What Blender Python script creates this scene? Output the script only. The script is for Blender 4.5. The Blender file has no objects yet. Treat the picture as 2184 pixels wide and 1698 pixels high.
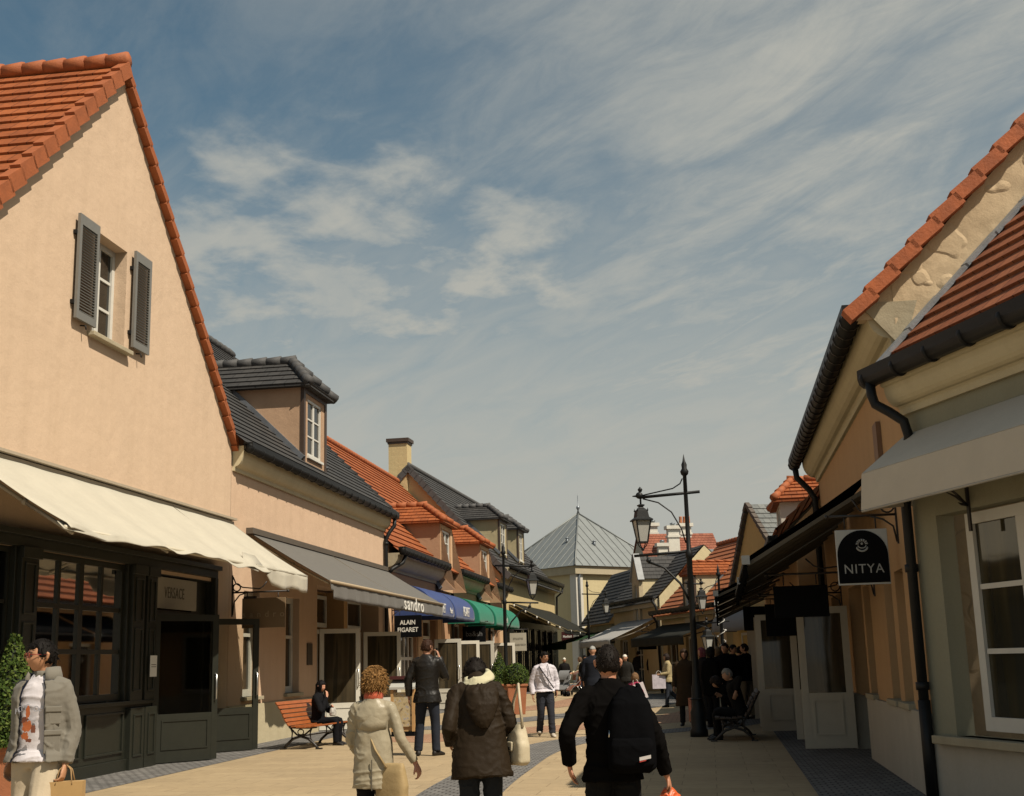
import bpy, bmesh, math, random
from mathutils import Vector, Matrix, Euler, noise
rad = math.radians
random.seed(7)
scene = bpy.context.scene
COL = scene.collection
# ---------------------------------------------------------------- camera frame (photo 2184 px wide)
FPX, CAMH, HOR, ROLL = 2650.0, 1.5, 1411.0, 0.028
PITCH = math.atan((HOR - 849.0) / FPX)
_cp, _sp, _cr, _sr = math.cos(PITCH), math.sin(PITCH), math.cos(ROLL), math.sin(ROLL)
def ray(px, py):
    x = (px - 1092.0) / FPX; y = -(py - 849.0) / FPX
    a = x * _cr + y * _sr; b = -x * _sr + y * _cr
    return (a, -b * _sp + _cp, b * _cp + _sp)
def at(px, py, d):
    "world point seen at that direction, d metres ahead"
    r = ray(px, py); t = d / r[1]
    return Vector((r[0] * t, d, CAMH + r[2] * t))

class Fac:
    "vertical facade plane: X runs along it to the viewer's right, n points to the street"
    def __init__(s, A, az):
        s.A = A; s.az = az
        s.u = (math.sin(rad(az)), math.cos(rad(az))); s.n = (s.u[1], -s.u[0])
    def w(s, x, y, z=0.0):
        return Vector((s.A[0] + s.u[0] * x - s.n[0] * y, s.A[1] + s.u[1] * x - s.n[1] * y, z))
    def rz(s): return math.atan2(s.u[1], s.u[0])
FL = Fac((-6.131, 21.19), 7.83)                 # the left row
p4 = FL.w(39.3, 0); FL4 = Fac((p4.x, p4.y), 10.0)
FR = Fac((5.33, 20.23), 189.0)                  # the right row
pN = FR.w(7.2, 0); FN = Fac((pN.x, pN.y), 166.7)

# ---------------------------------------------------------------- objects
def tag(o, label=None, cat=None, group=None, kind=None):
    if label: o['label'] = label
    if cat: o['category'] = cat
    if group: o['group'] = group
    if kind: o['kind'] = kind
    return o
def empty(name, loc, rz=0.0, label=None, cat=None, group=None):
    o = bpy.data.objects.new(name, None); COL.objects.link(o)
    o.empty_display_size = 0.2
    o.location = loc; o.rotation_euler = (0, 0, rz)
    return tag(o, label, cat, group)
def link_mesh(name, me, m, parent=None):
    o = bpy.data.objects.new(name, me); COL.objects.link(o)
    if m is not None:
        if len(me.materials) == 0: me.materials.append(m)
        else: me.materials[0] = m
    if parent is not None: o.parent = parent
    return o
def kids(o): return list(o.children)
def copy_tree(o, parent=None, suffix=None):
    c = o.copy(); COL.objects.link(c)
    if parent is not None: c.parent = parent
    for ch in kids(o): copy_tree(ch, c)
    return c

class MB:
    def __init__(s, dx=0.0, dy=0.0, dz=0.0):
        s.v = []; s.f = []; s.uv = []; s.sm = []; s.d = (dx, dy, dz)
    def add(s, vs, fs, smooth=False, uvs=None):
        b = len(s.v); dx, dy, dz = s.d
        s.v.extend([(p[0] + dx, p[1] + dy, p[2] + dz) for p in vs])
        for i, f in enumerate(fs):
            s.f.append([b + k for k in f]); s.sm.append(smooth)
            s.uv.append(uvs[i] if uvs else None)
        return s
    def box(s, x0, x1, y0, y1, z0, z1):
        vs = [(x0, y0, z0), (x1, y0, z0), (x1, y1, z0), (x0, y1, z0), (x0, y0, z1), (x1, y0, z1), (x1, y1, z1), (x0, y1, z1)]
        return s.add(vs, [(0, 3, 2, 1), (4, 5, 6, 7), (0, 1, 5, 4), (1, 2, 6, 5), (2, 3, 7, 6), (3, 0, 4, 7)])
    def obox(s, c, ax, ay, az):
        c, ax, ay, az = Vector(c), Vector(ax), Vector(ay), Vector(az)
        vs = [c - ax - ay - az, c + ax - ay - az, c + ax + ay - az, c - ax + ay - az, c - ax - ay + az, c + ax - ay + az, c + ax + ay + az, c - ax + ay + az]
        return s.add(vs, [(0, 3, 2, 1), (4, 5, 6, 7), (0, 1, 5, 4), (1, 2, 6, 5), (2, 3, 7, 6), (3, 0, 4, 7)])
    def quad(s, a, b, c, d, uv=None, smooth=False):
        return s.add([a, b, c, d], [(0, 1, 2, 3)], smooth, [uv] if uv else None)
    def poly(s, pts): return s.add(pts, [tuple(range(len(pts)))])
    def prism(s, pts, off):
        "polygon pts extruded by vector off"
        n = len(pts); o = Vector(off)
        vs = [Vector(p) for p in pts] + [Vector(p) + o for p in pts]
        fs = [tuple(range(n - 1, -1, -1)), tuple(range(n, 2 * n))] + [(i, (i + 1) % n, n + (i + 1) % n, n + i) for i in range(n)]
        return s.add(vs, fs)
    def loft(s, rings, smooth=True, cap=True, closed=True):
        n = len(rings[0]); vs = [p for r in rings for p in r]; fs = []
        m = n if closed else n - 1
        for i in range(len(rings) - 1):
            for j in range(m):
                k = (j + 1) % n
                fs.append((i * n + j, i * n + k, (i + 1) * n + k, (i + 1) * n + j))
        if cap and closed:
            fs.append(tuple(range(n - 1, -1, -1))); b = (len(rings) - 1) * n
            fs.append(tuple(range(b, b + n)))
        return s.add(vs, fs, smooth)
    def tube(s, pts, r, n=8, smooth=True, flat=1.0, cap=True):
        pts = [Vector(p) for p in pts]; rs = r if isinstance(r, (list, tuple)) else [r] * len(pts)
        t0 = (pts[1] - pts[0]).normalized()
        up = Vector((0, 0, 1)) if abs(t0.z) < 0.9 else Vector((0, 1, 0))
        a = t0.cross(up).normalized(); rings = []
        for i, p in enumerate(pts):
            t = (pts[min(i + 1, len(pts) - 1)] - pts[max(i - 1, 0)]).normalized()
            a = (a - t * a.dot(t)).normalized(); b = t.cross(a)
            rings.append([p + (a * math.cos(q) + b * math.sin(q) * flat) * rs[i] for q in [2 * math.pi * k / n for k in range(n)]])
        return s.loft(rings, smooth, cap)
    def lathe(s, prof, c=(0, 0, 0), n=16, smooth=True, rot=0.0):
        rings = [[(c[0] + r * math.cos(rot + 2 * math.pi * k / n), c[1] + r * math.sin(rot + 2 * math.pi * k / n), c[2] + z) for k in range(n)] for r, z in prof]
        return s.loft(rings, smooth, True)
    def ball(s, c, rx, ry=None, rz=None, n=12, m=8):
        ry = ry or rx; rz = rz or rx
        rings = []
        for i in range(m + 1):
            a = math.pi * i / m - math.pi / 2; a = max(-1.5, min(1.5, a))
            rings.append([(c[0] + rx * math.cos(a) * math.cos(2 * math.pi * k / n), c[1] + ry * math.cos(a) * math.sin(2 * math.pi * k / n), c[2] + rz * math.sin(a)) for k in range(n)])
        return s.loft(rings)
    def extr(s, prof, x0, x1):
        "profile [(y,z)] extruded along x"
        return s.prism([(x0, y, z) for y, z in prof], (x1 - x0, 0, 0))
    def mesh(s, name='m', fix=True):
        me = bpy.data.meshes.new(name); me.from_pydata([tuple(p) for p in s.v], [], s.f)
        if any(s.sm): me.polygons.foreach_set('use_smooth', s.sm)
        if any(u is not None for u in s.uv):
            l = me.uv_layers.new(name='UVMap')
            for p, u in zip(me.polygons, s.uv):
                if u is None: continue
                for k, li in enumerate(p.loop_indices): l.data[li].uv = u[k]
        me.update()
        if fix:
            bm = bmesh.new(); bm.from_mesh(me); bmesh.ops.recalc_face_normals(bm, faces=bm.faces[:]); bm.to_mesh(me); bm.free()
        return me
    def build(s, name, m, parent=None, fix=True, bevel=0.0):
        o = link_mesh(name, s.mesh(name, fix), m, parent)
        if bevel:
            b = o.modifiers.new('bevel', 'BEVEL'); b.width = bevel; b.segments = 2; b.limit_method = 'ANGLE'
        return o

_tmp = bpy.data.scenes.new('workbench')          # a scratch scene, so that evaluating one mesh does not touch the rest
def evaluated(o):
    _tmp.collection.objects.link(o); vl = _tmp.view_layers[0]; vl.update(); dg = vl.depsgraph
    me = bpy.data.meshes.new_from_object(o.evaluated_get(dg))
    _tmp.collection.objects.unlink(o)
    return me
def text(body, size, m, parent, loc, rot, name='lettering', ext=0.004, sx=1.0, spacing=1.0, shear=0.0, bold=0.0):
    cu = bpy.data.curves.new('t', 'FONT'); cu.body = body; cu.size = size; cu.align_x = 'CENTER'; cu.align_y = 'CENTER'
    cu.extrude = ext; cu.space_character = spacing; cu.shear = shear; cu.resolution_u = 4; cu.offset = bold
    o = bpy.data.objects.new('t', cu)
    me = evaluated(o); bpy.data.objects.remove(o); bpy.data.curves.remove(cu)
    r = link_mesh(name, me, m, parent); r.location = loc; r.rotation_euler = rot; r.scale = (sx, 1, 1)
    return r

# ---------------------------------------------------------------- materials
MATS = {}
def nt(name):
    m = bpy.data.materials.new(name); m.use_nodes = True
    t = m.node_tree; return m, t, t.nodes, t.links, t.nodes['Principled BSDF']
def coord(n, l, scale=(1, 1, 1), kind='Object'):
    tc = n.new('ShaderNodeTexCoord'); mp = n.new('ShaderNodeMapping'); mp.inputs['Scale'].default_value = scale
    l.new(tc.outputs[kind], mp.inputs[0]); return mp.outputs[0]
def noise_n(n, l, vec, scale, detail=6, rough=0.6):
    t = n.new('ShaderNodeTexNoise'); t.inputs['Scale'].default_value = scale; t.inputs['Detail'].default_value = detail; t.inputs['Roughness'].default_value = rough
    l.new(vec, t.inputs['Vector']); return t.outputs['Fac']
def ramp(n, l, fac, stops):
    r = n.new('ShaderNodeValToRGB'); e = r.color_ramp.elements
    while len(e) < len(stops): e.new(0.5)
    for i, (p, c) in enumerate(stops):
        e[i].position = p; e[i].color = (*c, 1) if len(c) == 3 else c
    l.new(fac, r.inputs[0]); return r.outputs[0]
def mixc(n, l, fac, a, b, mode='MIX'):
    x = n.new('ShaderNodeMix'); x.data_type = 'RGBA'; x.blend_type = mode
    for sock, val in ((x.inputs[0], fac), (x.inputs[6], a), (x.inputs[7], b)):
        if hasattr(val, 'links') or isinstance(val, bpy.types.NodeSocket): l.new(val, sock)
        elif isinstance(val, (int, float)): sock.default_value = val
        else: sock.default_value = (*val, 1) if len(val) == 3 else val
    return x.outputs[2]
def bump(n, l, h, strength, dist, bsdf, prev=None):
    b = n.new('ShaderNodeBump'); b.inputs['Strength'].default_value = strength; b.inputs['Distance'].default_value = dist
    l.new(h, b.inputs['Height'])
    if prev is not None: l.new(prev, b.inputs['Normal'])
    l.new(b.outputs[0], bsdf.inputs['Normal']); return b.outputs[0]
def sc(c, k): return tuple(min(1.0, x * k) for x in c)

def simple(name, c, rough=0.6, var=0.12, scale=6.0, bmp=0.0, bscale=60, metal=0.0, spec=0.5, sheen=0.0):
    if name in MATS: return MATS[name]
    m, t, n, l, b = nt(name); v = coord(n, l)
    f = noise_n(n, l, v, scale, 5, 0.65)
    l.new(ramp(n, l, f, [(0.25, sc(c, 1 - var)), (0.75, sc(c, 1 + var))]), b.inputs['Base Color'])
    b.inputs['Roughness'].default_value = rough; b.inputs['Metallic'].default_value = metal
    b.inputs['Specular IOR Level'].default_value = spec
    if sheen: b.inputs['Sheen Weight'].default_value = sheen
    if bmp: bump(n, l, noise_n(n, l, v, bscale, 4, 0.6), bmp, 0.02, b)
    MATS[name] = m; return m
def plaster(name, c, dirt=0.10, relief=0.0):
    m, t, n, l, b = nt(name); v = coord(n, l)
    f1 = noise_n(n, l, v, 0.9, 8, 0.62); f2 = noise_n(n, l, coord(n, l, (2.2, 2.2, 0.22)), 1.6, 6, 0.6)
    col = ramp(n, l, f1, [(0.2, sc(c, 1 - dirt)), (0.55, c), (0.85, sc(c, 1 + dirt * .5))])
    st = ramp(n, l, f2, [(0.42, (1, 1, 1)), (0.75, (1 - dirt * .9, 1 - dirt, 1 - dirt * 1.15))])
    col = mixc(n, l, 1.0, col, st, 'MULTIPLY')
    f3 = noise_n(n, l, v, 26, 4, 0.7)
    col = mixc(n, l, 1.0, col, ramp(n, l, f3, [(0.3, (.94, .94, .94)), (0.7, (1, 1, 1))]), 'MULTIPLY')
    l.new(col, b.inputs['Base Color']); b.inputs['Roughness'].default_value = 0.92; b.inputs['Specular IOR Level'].default_value = 0.2
    nb = bump(n, l, noise_n(n, l, v, 45, 6, 0.7), 0.28, 0.015, b)
    nb = bump(n, l, noise_n(n, l, v, 3.2, 5, 0.55), 0.35, 0.05, b, nb)
    if relief:
        dv = n.new('ShaderNodeVectorMath'); dv.operation = 'ADD'
        nz = n.new('ShaderNodeTexNoise'); nz.inputs['Scale'].default_value = 1.5; l.new(v, nz.inputs['Vector'])
        sv = n.new('ShaderNodeVectorMath'); sv.operation = 'SCALE'; sv.inputs['Scale'].default_value = 0.9; l.new(nz.outputs['Color'], sv.inputs[0])
        l.new(v, dv.inputs[0]); l.new(sv.outputs[0], dv.inputs[1])
        vo = n.new('ShaderNodeTexVoronoi'); vo.feature = 'F1'; vo.inputs['Scale'].default_value = 2.3; l.new(dv.outputs[0], vo.inputs['Vector'])
        bump(n, l, ramp(n, l, vo.outputs['Distance'], [(0.0, (1, 1, 1)), (0.42, (.75, .75, .75)), (0.5, (0, 0, 0)), (0.9, (.3, .3, .3))]), relief, 0.06, b, nb)
    MATS[name] = m; return m
def tiles(name, c1, c2, w=0.28, rough=0.75, joint=0.05, dark=0.35):
    "tile roof: UV u in metres along the course, v in courses"
    m, t, n, l, b = nt(name)
    uv = coord(n, l, (1, 1, 1), 'UV')
    br = n.new('ShaderNodeTexBrick'); br.inputs['Scale'].default_value = 1.0
    br.inputs['Brick Width'].default_value = w; br.inputs['Row Height'].default_value = 1.0
    br.inputs['Mortar Size'].default_value = 0.008; br.inputs['Mortar Smooth'].default_value = 0.3; br.inputs['Bias'].default_value = 0.0
    br.inputs['Color1'].default_value = (*c1, 1); br.inputs['Color2'].default_value = (*c2, 1); br.inputs['Mortar'].default_value = (*sc(c1, dark), 1)
    br.offset = 0.5; l.new(uv, br.inputs['Vector'])
    ob = coord(n, l)
    f = noise_n(n, l, ob, 1.3, 8, 0.65); f2 = noise_n(n, l, ob, 14, 5, 0.7)
    col = mixc(n, l, 1.0, br.outputs['Color'], ramp(n, l, f, [(0.2, (.66, .66, .66)), (0.5, (.95, .94, .93)), (0.8, (1.1, 1.06, 1.02))]), 'MULTIPLY')
    col = mixc(n, l, 1.0, col, ramp(n, l, f2, [(0.32, (.72, .72, .74)), (0.6, (1, 1, 1))]), 'MULTIPLY')
    l.new(col, b.inputs['Base Color']); b.inputs['Roughness'].default_value = rough; b.inputs['Specular IOR Level'].default_value = 0.3
    nb = bump(n, l, br.outputs['Fac'], 0.6, -0.012, b)
    bump(n, l, noise_n(n, l, ob, 30, 4, .6), 0.2, 0.01, b, nb)
    MATS[name] = m; return m
def glass(name, c=(.012, .012, .010), rough=0.04, spec=0.5, streak=None):
    m, t, n, l, b = nt(name)
    b.inputs['Base Color'].default_value = (*c, 1); b.inputs['Roughness'].default_value = rough; b.inputs['Specular IOR Level'].default_value = spec
    v = coord(n, l)
    if streak:
        w = n.new('ShaderNodeTexNoise'); w.inputs['Scale'].default_value = 2.6; w.inputs['Detail'].default_value = 2; l.new(coord(n, l, (1.6, 1, .12)), w.inputs['Vector'])
        l.new(ramp(n, l, w.outputs['Fac'], [(0.42, c), (0.5, sc(streak, .6)), (0.62, streak), (0.66, c)]), b.inputs['Base Color'])
    bump(n, l, noise_n(n, l, v, 1.6, 2, .4), 0.04, 0.05, b)
    MATS[name] = m; return m
def fabric(name, c, rough=0.85, var=0.1, weave=220, sheen=0.15, trans=0.0):
    m, t, n, l, b = nt(name); v = coord(n, l)
    f = noise_n(n, l, v, 3.0, 7, 0.65)
    l.new(ramp(n, l, f, [(0.25, sc(c, 1 - var)), (0.75, sc(c, 1 + var))]), b.inputs['Base Color'])
    dk = max(c) < .08
    b.inputs['Roughness'].default_value = rough; b.inputs['Sheen Weight'].default_value = 0.0 if dk else sheen; b.inputs['Specular IOR Level'].default_value = (.0 if max(c) < .0065 else .12 if rough > .6 else .35) if dk else .25
    nb = bump(n, l, noise_n(n, l, v, weave, 2, .5), 0.15, 0.004, b)
    bump(n, l, noise_n(n, l, v, 9, 4, .55), 0.35, 0.02, b, nb)
    if trans:
        tr = n.new('ShaderNodeBsdfTranslucent'); tr.inputs[0].default_value = (*c, 1)
        mx = n.new('ShaderNodeMixShader'); mx.inputs[0].default_value = trans
        l.new(b.outputs[0], mx.inputs[1]); l.new(tr.outputs[0], mx.inputs[2]); l.new(mx.outputs[0], n['Material Output'].inputs[0])
    MATS[name] = m; return m
def clear_glass(name, tint=(.62, .62, .58)):
    m, t, n, l, b = nt(name); n.remove(b)
    tr = n.new('ShaderNodeBsdfTransparent'); tr.inputs[0].default_value = (*tint, 1)
    gs = n.new('ShaderNodeBsdfGlossy'); gs.inputs['Roughness'].default_value = .03; gs.inputs[0].default_value = (.9, .9, .9, 1)
    fr = n.new('ShaderNodeFresnel'); fr.inputs[0].default_value = 1.5
    mx = n.new('ShaderNodeMixShader'); l.new(fr.outputs[0], mx.inputs[0]); l.new(tr.outputs[0], mx.inputs[1]); l.new(gs.outputs[0], mx.inputs[2])
    l.new(mx.outputs[0], n['Material Output'].inputs[0]); MATS[name] = m; return m
def pavers(name, c1, c2, w, h, rot, mortar=(.12, .1, .07), msize=0.012, bmp=0.3, stain=0.14):
    m, t, n, l, b = nt(name)
    tc = n.new('ShaderNodeTexCoord'); mp = n.new('ShaderNodeMapping'); mp.inputs['Rotation'].default_value = (0, 0, rot); l.new(tc.outputs['Object'], mp.inputs[0])
    v = mp.outputs[0]
    br = n.new('ShaderNodeTexBrick'); br.inputs['Scale'].default_value = 1; br.inputs['Brick Width'].default_value = w; br.inputs['Row Height'].default_value = h
    br.inputs['Mortar Size'].default_value = msize; br.inputs['Mortar Smooth'].default_value = .2; br.inputs['Bias'].default_value = -.1
    br.inputs['Color1'].default_value = (*c1, 1); br.inputs['Color2'].default_value = (*c2, 1); br.inputs['Mortar'].default_value = (*mortar, 1)
    l.new(v, br.inputs['Vector'])
    f = noise_n(n, l, v, .45, 8, .62); f2 = noise_n(n, l, v, 7, 8, .72)
    col = mixc(n, l, 1.0, br.outputs['Color'], ramp(n, l, f, [(0.3, (1 - stain, 1 - stain, 1 - stain * .9)), (.7, (1.06, 1.05, 1.04))]), 'MULTIPLY')
    col = mixc(n, l, 1.0, col, ramp(n, l, f2, [(0.3, (.84, .84, .85)), (.68, (1.04, 1.04, 1.04))]), 'MULTIPLY')
    sp = noise_n(n, l, v, 2.3, 2, .5)
    col = mixc(n, l, 1.0, col, ramp(n, l, sp, [(0.0, (.55, .53, .5)), (.26, (.8, .79, .78)), (.31, (1, 1, 1))]), 'MULTIPLY')
    l.new(col, b.inputs['Base Color']); b.inputs['Roughness'].default_value = .9; b.inputs['Specular IOR Level'].default_value = .25
    nb = bump(n, l, br.outputs['Fac'], bmp, -0.012, b)
    bump(n, l, noise_n(n, l, v, 40, 5, .7), .25, .008, b, nb)
    MATS[name] = m; return m
# ---------------------------------------------------------------- building components
def clip(poly, a, b, c):
    "keep a*x+b*z<=c"
    out = []
    for i in range(len(poly)):
        p, q = poly[i], poly[(i + 1) % len(poly)]
        dp, dq = a * p[0] + b * p[1] - c, a * q[0] + b * q[1] - c
        if dp <= 0: out.append(p)
        if dp * dq < 0:
            t = dp / (dp - dq); out.append((p[0] + t * (q[0] - p[0]), p[1] + t * (q[1] - p[1])))
    return out
def wall_face(mb, x0, x1, z0, z1, holes=(), y=0.0, reveal=0.18, gable=None):
    "front face with real openings; gable=(xa,za,slope_left,slope_right) raises it to an apex"
    xs = sorted({x0, x1, *[h[0] for h in holes], *[h[1] for h in holes]} & set([x for x in [x0, x1, *[h[0] for h in holes], *[h[1] for h in holes]] if x0 <= x <= x1]))
    top = gable[1] if gable else z1
    zs = sorted({z for z in [z0, z1, top, *[h[2] for h in holes], *[h[3] for h in holes]] if z0 <= z <= top})
    for i in range(len(xs) - 1):
        for j in range(len(zs) - 1):
            a, b, c, d = xs[i], xs[i + 1], zs[j], zs[j + 1]
            mx, mz = (a + b) / 2, (c + d) / 2
            if any(h[0] < mx < h[1] and h[2] < mz < h[3] for h in holes): continue
            p = [(a, c), (b, c), (b, d), (a, d)]
            if gable:
                xa, za, sl, sr_ = gable
                p = clip(p, -sl, 1, za - sl * xa)
                if len(p) > 2: p = clip(p, sr_, 1, za + sr_ * xa)
            if len(p) > 2: mb.poly([(q[0], y, q[1]) for q in p])
    for h in holes:
        a, b, c, d = h[:4]; r = h[4] if len(h) > 4 else reveal
        mb.quad((a, y, c), (a, y, d), (a, y + r, d), (a, y + r, c)); mb.quad((b, y, c), (b, y + r, c), (b, y + r, d), (b, y, d))
        mb.quad((a, y, d), (b, y, d), (b, y + r, d), (a, y + r, d)); mb.quad((a, y, c), (a, y + r, c), (b, y + r, c), (b, y, c))
def slope(mb, e0, e1, r1, r0, step=0.33, th=0.035, u0=0.0):
    "tile courses as lapped strips between eave e0-e1 and ridge r0-r1"
    e0, e1, r0, r1 = map(Vector, (e0, e1, r0, r1))
    L = max((r0 - e0).length, (r1 - e1).length); n = max(1, round(L / step))
    nrm = (e1 - e0).cross(r0 - e0)
    if nrm.length < 1e-6: nrm = (e1 - e0).cross(r1 - e0)
    nrm.normalize()
    if nrm.z < 0: nrm = -nrm
    ux = (e1 - e0).normalized()
    for i in range(n):
        a, b = i / n, (i + 1) / n
        p0 = e0.lerp(r0, a) + nrm * th; p1 = e1.lerp(r1, a) + nrm * th
        q0 = e0.lerp(r0, b) + nrm * th * .15; q1 = e1.lerp(r1, b) + nrm * th * .15
        U = lambda p: (p - e0).dot(ux) + u0
        mb.quad(p0, p1, q1, q0, [(U(p0), i + .03), (U(p1), i + .03), (U(q1), i + .97), (U(q0), i + .97)])
        l0 = e0.lerp(r0, a) - nrm * th * .3; l1 = e1.lerp(r1, a) - nrm * th * .3
        mb.quad(l0, l1, p1, p0, [(U(l0), i + .01), (U(l1), i + .01), (U(p1), i + .02), (U(p0), i + .02)])
def caps(mb, a, b, r=0.11, seg=0.36, up=0.02):
    "row of half-round ridge or hip tiles from a to b"
    a, b = Vector(a), Vector(b); n = max(1, round((b - a).length / seg)); d = (b - a) / n
    for i in range(n):
        p, q = a + d * i, a + d * (i + 1.12)
        mb.tube([p + Vector((0, 0, up)), q], [r * 1.08, r * .92], 8)
def verge(mb, e, r, out, w=0.16, hgt=0.2, seg=0.34, top=0.05):
    "stepped verge tiles along a gable edge from eave e to ridge r; out = unit vector away from the gable"
    e, r, out = Vector(e), Vector(r), Vector(out)
    n = max(1, round((r - e).length / seg)); d = (r - e) / n; dn = d.normalized()
    up = out.cross(dn)
    if up.z < 0: up = -up
    for i in range(n):
        c = e + d * (i + .5); tilt = (dn + up * -0.12).normalized(); u2 = out.cross(tilt)
        if u2.z < 0: u2 = -u2
        mb.obox(c + u2 * (top - hgt / 2 + .02) + out * (w * .5 - .05), tilt * (d.length * .56), out * (w / 2), u2 * (hgt / 2))
def gutter(mb, x0, x1, y, z, r=0.085, pitch=0.6):
    mb.tube([(x0, y, z), (x1, y, z)], r, 10)
    mb.box(x0, x1, y - r, y + r, z, z + r * 1.1)
    k = int((x1 - x0) / pitch)
    for i in range(k + 1):
        x = x0 + .05 + i * pitch
        mb.tube([(x, y, z), (x + .05, y, z)], r * 1.16, 10)
def cornice(mb, x0, x1, zb, zt, out=0.34):
    h = zt - zb; pr = [(0, zb - .02), (-.05, zb - .02), (-.06, zb + .05)]
    for i in range(7):
        a = i / 6 * math.pi / 2
        pr.append((-.06 - (out - .1) * math.sin(a) * .9 - .02, zb + .07 + (h - .13) * (1 - math.cos(a))))
    pr += [(-out, zt - .05), (-out, zt), (0, zt)]
    mb.extr(pr, x0, x1)
def window(root, x0, x1, z0, z1, y, m, mg, cols=2, rows=3, dx=0.0, fw=0.06, bar=0.03, name='window', dep=0.05, double=False):
    mb = MB(dx)
    mb.box(x0, x0 + fw, y - dep, y, z0, z1); mb.box(x1 - fw, x1, y - dep, y, z0, z1)
    mb.box(x0 + fw, x1 - fw, y - dep, y, z0, z0 + fw * 1.2); mb.box(x0 + fw, x1 - fw, y - dep, y, z1 - fw, z1)
    ix0, ix1, iz0, iz1 = x0 + fw, x1 - fw, z0 + fw * 1.2, z1 - fw
    for i in range(1, cols):
        x = ix0 + (ix1 - ix0) * i / cols; w = (fw * .75 if double and i == cols // 2 else bar * .5)
        mb.box(x - w, x + w, y - dep + .006, y - .004, iz0, iz1)
    for j in range(1, rows):
        z = iz0 + (iz1 - iz0) * j / rows
        for i in range(cols):
            a = ix0 + (ix1 - ix0) * i / cols; b = ix0 + (ix1 - ix0) * (i + 1) / cols
            mb.box(a + bar * .5, b - bar * .5, y - dep + .008, y - .006, z - bar * .5, z + bar * .5)
    o = mb.build(name, m, root)
    MB(dx).quad((ix0 - .01, y - .012, iz0 - .01), (ix1 + .01, y - .012, iz0 - .01), (ix1 + .01, y - .012, iz1 + .01), (ix0 - .01, y - .012, iz1 + .01)).build('pane', mg, o)
    return o
def sill(o, x0, x1, z, y0, m, dx=0.0, h=0.07):
    return MB(dx).box(x0, x1, y0, 0.16, z - h, z).build('sill', m, o, bevel=.008)
def door(root, loc, ang, w, h, m, mg, dx=0.0, low=0.75, frame=0.11, panel=True, handle=None, name='door', flip=1, mid=None):
    "a glazed door leaf hinged at loc, local x along the leaf"
    mb = MB(); t = .025
    mb.box(0, frame, -t, t, 0, h); mb.box(w - frame, w, -t, t, 0, h)
    mb.box(frame, w - frame, -t, t, h - frame, h); mb.box(frame, w - frame, -t + .003, t - .003, 0, low)
    if panel:
        for s_ in (-1, 1):
            a, b, c, d = frame + .06, w - frame - .06, .2, low - .1
            yy = s_ * t
            for q in ((a, b, c, c + .025), (a, b, d - .025, d), (a, a + .025, c + .025, d - .025), (b - .025, b, c + .025, d - .025)):
                mb.box(q[0], q[1], min(yy, yy + s_ * .012), max(yy, yy + s_ * .012), q[2], q[3])
    o = mb.build(name, m, root); o.location = (loc[0] + dx, loc[1], loc[2]); o.rotation_euler = (0, 0, ang)
    MB().box(frame - .005, w - frame + .005, -.006, .006, low - .005, h - frame + .005).build('pane', mg, o)
    if handle:
        hb = MB(); x = w - frame / 2
        for s_ in (-1, 1):
            hb.tube([(x, s_ * t, .98), (x, s_ * (t + .05), 1.0), (x, s_ * (t + .055), 1.2), (x, s_ * (t + .05), 1.4), (x, s_ * t, 1.42)], .013, 8)
        hb.build('handle', handle, o)
    return o
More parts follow.
